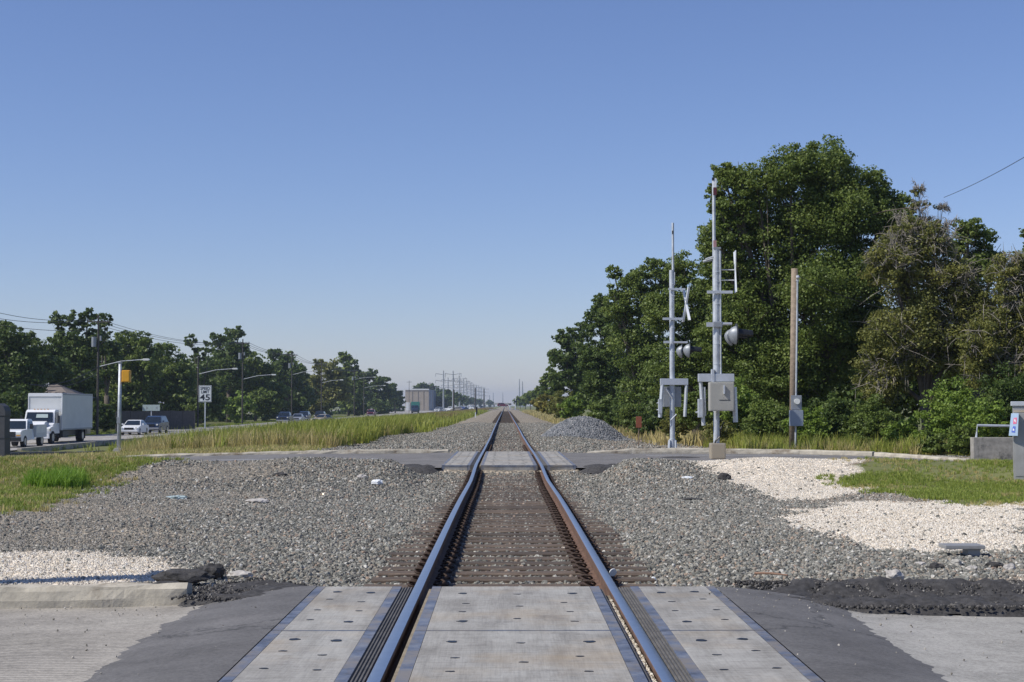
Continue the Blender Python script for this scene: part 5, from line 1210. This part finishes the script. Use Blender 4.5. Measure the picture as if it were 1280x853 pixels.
# ------------------------------------------------------------------ trees
def leaves(centres, radii, n, ls, rg, flat=.6):
    """n leaf quads spread in clumps; centres (k,3), radii (k,)"""
    k = len(centres); idx = rg.integers(0, k, n)
    d = rg.normal(size=(n, 3)); d /= np.linalg.norm(d, axis=1)[:, None]
    rad = radii[idx]*rg.random(n)**.45
    P = centres[idx]+d*rad[:, None]*np.array([1, 1, flat])
    nm = rg.normal(size=(n, 3))*.75+d*.5+np.array([0,0,.55]); nm /= np.linalg.norm(nm, axis=1)[:, None]
    a = rg.normal(size=(n, 3)); t = np.cross(nm, a); t /= np.linalg.norm(t, axis=1)[:, None]; b = np.cross(nm, t)
    s = ls*(.6+.8*rg.random(n))[:, None]; t = t*s*.5; b = b*s*.36
    V_ = np.stack([P-t, P-b+nm*s*.08, P+t, P+b+nm*s*.08], 1).reshape(-1, 3); return V_
def tree(px_lobes, Yq, mat, label, ls=None, cover=1.0, trunk=True, ground_px=None, name='tree', cat='tree', group=None, seed=0, bare=0, tall_clumps=1.0, depth=.9, tr=None, clump=.40):
    rg = np.random.default_rng(1000+seed); k = F/Yq; ls = (ls or (4.0 if Yq > 130 else 3.2)/k); ls = max(.09, ls)
    W = []
    for (cx, cy, r) in px_lobes:
        rr = r/k; y = Yq+rg.uniform(-.6, .6)*rr*depth+ (0); p = at(cx, cy, y); W.append((p.x, y, p.z, rr*(y/Yq)))
    W = np.array(W); cx = W[:,0].mean(); g = Hf(cx, Yq); base = np.array([cx, Yq, g])
    root = empty(name, tuple(base), label=label, cat=cat)
    if group: root['group'] = group
    Cs, Rs, N_ = [], [], 0; Vs = []
    for (x, y, z, r) in W:
        nc = max(5, int(48*cover*min(1.6, max(.4, (r*k/28)))));
        d = rg.normal(size=(nc, 3)); d /= np.linalg.norm(d, axis=1)[:, None]; u = rg.random(nc)
        rad = r*(.25+.80*u**.7); c = np.array([x, y, z])+d*rad[:, None]; c[:,2] = np.maximum(c[:,2], g+.15)
        rc = r*clump*(.55+.75*rg.random(nc))*(1.15-.35*u)
        n = int(4.0*4*math.pi*(r*k)**2*cover/(ls*k)**2); V_ = leaves(c, rc, n, ls, rg)
        V_[:,2] = np.maximum(V_[:,2], g+.02); Vs.append(V_)
    V_ = np.concatenate(Vs)-base; m = len(V_)//4; Fc = np.arange(m*4).reshape(m, 4)
    arr_mesh('crown', V_, Fc, LEAF[mat], root)
    if trunk:
        mb = MB(); H0 = max(.6, (W[:,2]-W[:,3]).min()-g); cen = (W[:,:3]*W[:,3:]).sum(0)/W[:,3].sum()-base; hgt = cen[2]; t0_ = tr or max(.10, hgt*.035)
        fork = Vector((cen[0]*.3, 0, min(hgt*.45, max(H0, 1.5)))); mb.tube([(0,0,-.2), fork*.5+Vector((.1,0,0)), fork], [t0_*1.25, t0_, t0_*.85], 9)
        tk = mb.build('trunk', M['trunk'], root, smooth=True); mb = MB()
        for i, (x, y, z, r) in enumerate(W):
            e = Vector((x, y, z))-Vector(base); m1 = fork.lerp(e, .5)+Vector((rg.uniform(-.3,.3)*r, rg.uniform(-.3,.3)*r, .12*r)); mb.tube([fork, m1, e], [t0_*.55, t0_*.32, t0_*.12], 6, False)
            for _ in range(4 if Yq < 120 else 1):
                q = e+Vector(rg.normal(size=3))*r*.55; s_ = m1.lerp(e, rg.random()); mb.tube([s_, s_.lerp(q, .5)+Vector((0,0,.08*r)), q], [t0_*.16, t0_*.09, t0_*.03], 4, False)
        mb.build('limbs', M['trunk'], root)
    if bare:
        mb = MB()
        for _ in range(bare):
            i = rg.integers(0, len(W)); x, y, z, r = W[i]; e = Vector((x, y, z))-Vector(base)
            d = Vector((rg.normal(), -abs(rg.normal())*.8-.2, rg.normal()*.7+.35)).normalized(); a = e+d*r*.35; L_ = r*rg.uniform(.5, 1.0); b = a+d*L_*.5+Vector((0,0,rg.uniform(-.1,.2))); c = a+d*L_+Vector((rg.normal()*.15*r,0,rg.normal()*.15*r))
            mb.tube([a, b, c], [.025,.016,.006], 4, False)
            for _ in range(5):
                s_ = a.lerp(c, rg.uniform(.3,1)); q = s_+Vector(rg.normal(size=3))*r*.28; mb.tube([s_, s_.lerp(q,.5)+Vector((0,0,.05)), q], [.011,.008,.003], 3, False)
        mb.build('dead_branches', M['deadwood'], root, kind='stuff')
    return root
big = [(1118,258,22),(1132,292,28),(902,214,13),(894,240,13),(898,300,24),(893,345,22),(1030,214,40),(988,216,34),(948,235,30),(916,226,20),(904,262,20),(935,288,42),(1000,290,58),(1058,272,48),(1083,236,30),(1104,275,26),(915,330,26),(960,370,52),(1030,370,60),(925,390,40),(1082,340,42),(905,430,34),(1040,440,50),(975,450,50),(935,480,34),(1000,500,34),(1085,410,40)]
tree(big, 62, 'green', 'tallest dark green broadleaf tree, behind the signal masts on the right', seed=1, cover=1.5, tr=.3)
tree([(852,335,22),(874,372,32),(893,318,18),(868,428,38),(832,392,30),(846,470,38),(900,470,34),(885,400,30)], 78, 'green', 'mid green tree behind the smaller signal mast', seed=2, cover=1.2)
tree([(822,335,16),(800,346,18),(786,372,26),(820,385,28),(792,430,34),(822,450,34),(768,342,11),(800,486,30),(838,350,16),(770,390,22)], 100, 'green', 'tall green tree with a ragged top left of the smaller signal mast', seed=3, cover=1.2)
tree([(752,378,14),(748,402,20),(772,415,26),(755,452,28),(782,478,28),(738,440,22),(745,485,24)], 128, 'dark', 'dark tree in the middle of the right tree line', seed=4, cover=1.3)
tree([(706,424,13),(702,448,16),(720,440,18),(716,472,20),(732,466,22),(729,415,13),(735,495,20),(698,480,14)], 168, 'dark', 'darkest bushy tree above the gravel heap', seed=5, cover=1.4, ls=.34)
tree([(690,468,9),(682,478,9),(695,486,11),(700,470,9),(686,494,9)], 240, 'green', 'lower green tree where the right tree line falls toward the track', seed=6, cover=1.5)
for i, (cx, cy, r, Yq) in enumerate([(676,488,7,330),(669,492,6,420),(661,494.5,5,520),(655,497,4.5,640),(649,499,4,800),(645,501,3,980)]):
    tree([(cx,cy,r),(cx+r*.8,cy+r*.5,r*.9),(cx+r*.3,cy+r*1.2,r)], Yq, 'green', 'far small tree beside the track, %s along the right line' % ['nearest','second','third','fourth','fifth','farthest'][i], seed=10+i, cover=1.6, group='far trees right of the track')
tree([(1130,302,30),(1168,305,26),(1112,330,32),(1150,362,46),(1192,352,32),(1130,425,48),(1182,425,46),(1222,385,32),(1105,470,34)], 57, 'olive', 'brownish olive tree with many dead twigs right of the meter pole', seed=20, cover=1.15, bare=230, tr=.2)
tree([(1148,238,9),(1150,262,13),(1178,262,9),(1160,285,16),(1185,285,12),(1128,275,10)], 59, 'olive', 'thin sparse top shoots sticking up above the brownish tree', seed=21, cover=.3, bare=110, tr=.1, clump=.5)
tree([(1210,286,18),(1226,302,20),(1196,312,18),(1242,325,18),(1215,340,28)], 63, 'green', 'green rounded tree top between the brownish tree and the right edge', seed=22, cover=1.1)
tree([(1262,342,26),(1288,335,25),(1252,400,38),(1292,420,40),(1240,455,40),(1290,480,42),(1225,430,30),(1275,372,26)], 55, 'olive', 'loose olive-green tree at the right edge above the concrete wall', seed=23, cover=1.25, bare=150)
tree([(1280,292,7),(1287,312,9)], 54, 'green', 'small leafy twig end entering at the right edge', seed=24, cover=.8, trunk=False, name='tree')
# second row behind, closing the gaps low down
for i, (cx, cy, r, Yq) in enumerate([(905,470,60,80),(980,470,62,78),(1060,460,62,76),(1140,460,62,74),(1215,450,62,72),(1290,440,62,70),(860,490,46,96),(810,490,40,118),(770,495,32,146),(1340,450,60,70)]):
    tree([(cx,cy,r*.9),(cx-r*.5,cy+r*.4,r*.7),(cx+r*.5,cy+r*.4,r*.7),(cx+r*.2,cy-r*.5,r*.7)], Yq, 'dark', 'dark tree of the second row, %s' % ['behind the tall signal mast','left of the meter pole','right of the meter pole','behind the brownish tree','left of the concrete wall','above the concrete wall','behind the smaller signal mast','left of the smaller signal mast','behind the gravel heap','outside the right edge'][i], seed=40+i, cover=1.0, ls=.26)
# undergrowth
for i, (cx, cy, r, Yq, mt, lab) in enumerate([
 (922,500,26,56,'bright','bright green shrub just right of the tall mast'),(872,505,22,60,'green','green shrub between the two masts'),(846,525,18,62,'olive','low olive shrub left of the tall mast'),
 (962,520,28,54,'green','green shrub left of the meter pole'),(1008,528,22,53,'bright','bright shrub right of the meter pole foot'),(1045,520,30,54,'dark','dark shrub right of the meter pole'),
 (1092,530,32,53,'green','green shrub before the brownish tree'),(1130,540,24,51,'bright','bright low shrub in the middle of the right thicket'),(1192,515,36,50,'bright','large bright leafy shrub left of the concrete wall'),
 (1165,552,16,48,'green','low shrub at the kerb left of the concrete wall'),(1208,545,20,47,'green','shrub against the end of the concrete wall'),(1235,520,22,46,'bright','shrub behind the handrail'),(1262,500,40,52,'dark','dark bush behind the handrail at the right edge'),
 (702,502,15,150,'olive','olive bush at the left foot of the heap'),(716,505,14,135,'bright','bright green bush just above the heap'),(684,503,11,190,'yellow','yellowish bush farther along the track'),(695,508,9,165,'olive','small olive bush beside the track'),(672,503,7,260,'yellow','tiny yellowish bush beyond the other bushes'),
 (775,520,16,100,'dark','dark bush behind the heap on the right'),(752,510,16,110,'green','green bush behind the heap'),(815,525,20,80,'dark','dark bush near the orange marker'),(790,515,18,90,'green','green bush left of the orange marker'),(1075,552,12,50,'green','small ground plant behind the kerb right of the meter pole'),(900,535,16,55,'olive','weedy bush behind the tall mast')]):
    tree([(cx,cy,r),(cx-r*.6,cy+r*.4,r*.7),(cx+r*.6,cy+r*.35,r*.7),(cx+r*.1,cy+r*.7,r*.8)], Yq, mt, lab, seed=60+i, cover=.9, trunk=False, name='shrub', cat='shrub')
# left tree line, 45 m and more left of the track
def lt(lobes, mt, lab, seed, dX=47, **kw):
    cx = sum(l[0] for l in lobes)/len(lobes); tree(lobes, dX*F/(631-cx), mt, lab, seed=seed, **{'clump': .48, **kw})
lt([(-15,428,26),(14,424,18),(6,408,9),(30,440,18),(8,468,34),(-22,480,40),(35,480,24)], 'dark', 'dark tree at the left edge above the service pickup', 101, cover=1.3)
lt([(38,424,10),(46,448,20),(60,468,26),(24,498,26),(55,500,26)], 'dark', 'tree above the grey house roof', 102, cover=1.3)
lt([(73,402,12),(92,404,14),(110,402,13),(86,428,24),(112,432,22),(66,442,16),(100,462,28),(111,389,5),(80,480,26),(110,500,26)], 'dark', 'tallest dark tree on the left, behind the box truck', 103, cover=1.1, clump=.33)
lt([(131,401,9),(127,418,10),(141,440,12),(135,470,18)], 'dark', 'small round crown beside the nearest utility pole', 104, cover=1.2)
lt([(160,426,16),(178,430,14),(150,448,22),(180,455,24),(165,488,28),(140,498,24)], 'green', 'mid green tree above the yellow signal head', 105, cover=1.2, dX=49)
lt([(203,440,14),(216,455,20),(196,470,24),(216,492,24),(228,470,18)], 'green', 'green tree above the board fence', 106, cover=1.2, dX=49)
lt([(240,428,10),(249,443,10),(262,436,10),(246,468,16),(255,490,20)], 'dark', 'sparse dark tree above the speed limit sign', 107, cover=.9, clump=.3, dX=52)
lt([(275,424,11),(292,419,11),(286,438,17),(302,440,12),(270,455,18),(290,468,22)], 'dark', 'big dark crown right of the speed limit sign', 108, cover=1.2, dX=51)
lt([(318,454,13),(336,464,15),(305,470,18),(325,490,20),(280,482,20),(350,492,14)], 'green', 'lighter green tree in front of the dark crowns', 109, cover=1.3, dX=47)
lt([(343,441,8),(358,448,11),(350,460,16),(372,466,14),(355,484,20),(380,492,15)], 'dark', 'dark rounded tree above the group of cars', 110, cover=1.4, dX=50)
lt([(400,458,9),(414,463,13),(394,480,14),(418,488,18),(402,502,12)], 'olive', 'olive tree at the start of the last tree group', 111, cover=1.4)
lt([(430,449,8),(440,458,11),(426,470,14),(445,480,15),(436,500,14)], 'green', 'green tree with a small round top in the last group', 112, cover=1.4)
lt([(462,468,10),(476,477,11),(460,490,13),(482,492,11),(470,503,10)], 'dark', 'dark tree near the right end of the last group', 113, cover=1.5)
lt([(491,486,7),(497,494,7),(488,499,8),(500,503,6)], 'dark', 'last small dark tree before the warehouse', 114, cover=1.6, dX=45)
tx_ = [-30,10,40,90,125,160,215,250,285,330,360,400,430,470,500]; ty_ = [425,412,425,402,404,418,440,430,416,450,440,460,450,468,490]
for i, cx in enumerate([-25,8,42,75,108,140,172,205,238,268,298,328,355,380,404,428,452,476,494]):
    t_ = float(np.interp(cx, tx_, ty_))+14; D = 56*F/(631-cx); r = (532 if cx < 380 else 524)-t_; r = r/4
    tree([(cx,t_+r,r),(cx-r*.8,t_+r*2,r),(cx+r*.8,t_+r*2,r),(cx,t_+r*3.2,r)], D, 'dark', 'dark background tree of the left belt, %s from the left' % ['first','second','third','fourth','fifth','sixth','seventh','eighth','ninth','tenth','eleventh','twelfth','thirteenth','fourteenth','fifteenth','sixteenth','seventeenth','eighteenth','nineteenth'][i], seed=300+i, cover=1.2, group='background trees of the left belt')
for i, (cx, cy, r, mt, dX, lab) in enumerate([(268,500,15,'green',43,'shrub behind the road right of the speed sign'),(298,505,15,'bright',43,'bright shrub left of the car group'),(330,500,16,'green',43.5,'shrub just left of the car group'),(246,508,12,'green',43,'shrub beside the speed sign post'),(120,512,16,'dark',44,'dark ivy-like shrub right of the box truck'),(132,522,12,'dark',43,'low dark shrub left of the signal pole'),(372,505,12,'dark',44,'dark shrub above the car group'),(398,508,9,'olive',44,'low olive shrub at the road edge'),(448,508,9,'dark',44,'low dark shrub behind the dark red pickup'),(478,508,8,'dark',43.5,'low dark shrub right of the dark red pickup'),(20,510,26,'dark',44,'dark shrub behind the service pickup'),(60,515,20,'dark',44,'dark shrub hidden behind the box truck'),(225,500,14,'green',47,'shrub hanging over the board fence'),(170,500,14,'dark',48,'dark shrub behind the board fence'),(-20,515,30,'dark',44,'dark shrub at the left edge')]):
    Yq = dX*F/(631-cx); tree([(cx,cy,r),(cx-r*.6,cy+r*.4,r*.8),(cx+r*.6,cy+r*.4,r*.8),(cx,cy+r*.8,r*.8)], Yq, mt, lab, seed=130+i, cover=1.1, trunk=False, name='shrub', cat='shrub')
# far tree belt behind the lots
for i, (cx, cy, r, Yq) in enumerate([(526,484,5,1000),(531,482,4,1000),(541,484,4,1100),(549,491,5,1000),(558,492,5.5,950),(567,494,5.5,980),(575,497,5,1100),(583,499,4,1300),(591,500,3.5,1500),(600,501,3,1700),(612,502.5,2.5,1900),(545,499,6,930),(560,500,6,930)]):
    tree([(cx,cy,r),(cx-r,cy+r*.5,r*.9),(cx+r,cy+r*.6,r*.9),(cx,cy+r*1.2,r)], Yq, 'dark', 'hazy far tree behind the lots, %s from the left' % ['first','second','third','fourth','fifth','sixth','seventh','eighth','ninth','tenth','eleventh','third low one','fourth low one'][i], seed=160+i, cover=1.5, trunk=True, group='hazy trees behind the far lots')

# ------------------------------------------------------------------ air, sky, sun
hb = MB().box(-3600, 3600, -300, 7200, -3.5, 60).build('haze', None or bpy.data.materials.new('pale_haze'), kind='stuff')
hm = hb.data.materials[0]; hm.use_nodes = True; nt = hm.node_tree; nt.nodes.clear(); out = nt.nodes.new('ShaderNodeOutputMaterial'); pv = nt.nodes.new('ShaderNodeVolumePrincipled')
pv.inputs['Color'].default_value = (.72,.84,1,1); pv.inputs['Density'].default_value = .00016; pv.inputs['Anisotropy'].default_value = 0.2; nt.links.new(pv.outputs[0], out.inputs['Volume'])
EL, AZ = 46, 70       # sun travels toward +X and away from the camera
w = bpy.data.worlds.new('World'); sc.world = w; w.use_nodes = True; nt = w.node_tree; nt.nodes.clear()
o = nt.nodes.new('ShaderNodeOutputWorld'); b = nt.nodes.new('ShaderNodeBackground'); s = nt.nodes.new('ShaderNodeTexSky'); s.sky_type = 'NISHITA'; s.sun_disc = False
s.sun_elevation = R(EL); s.sun_rotation = R(180+AZ); s.air_density = 1.0; s.dust_density = .1; s.ozone_density = 4.5; s.altitude = 0
b.inputs[1].default_value = .086; nt.links.new(mixc(nt, 1, s.outputs[0], (1.02,.985,1.2), 'MULTIPLY'), b.inputs[0]); nt.links.new(b.outputs[0], o.inputs[0])
sl = bpy.data.lights.new('sun', 'SUN'); sl.energy = 4.2; sl.angle = R(.53); sl.color = (1,.955,.88); so = bpy.data.objects.new('sun', sl); COL.objects.link(so)
d = Vector((math.sin(R(AZ))*math.cos(R(EL)), math.cos(R(AZ))*math.cos(R(EL)), -math.sin(R(EL)))); so.rotation_euler = d.to_track_quat('-Z', 'Y').to_euler()
sc.view_settings.view_transform = 'Standard'; sc.view_settings.look = 'None'; sc.view_settings.exposure = .15; sc.view_settings.gamma = 1
sc.render.engine = 'CYCLES'; sc.cycles.max_bounces = 6; sc.cycles.volume_bounces = 0; sc.cycles.transparent_max_bounces = 8
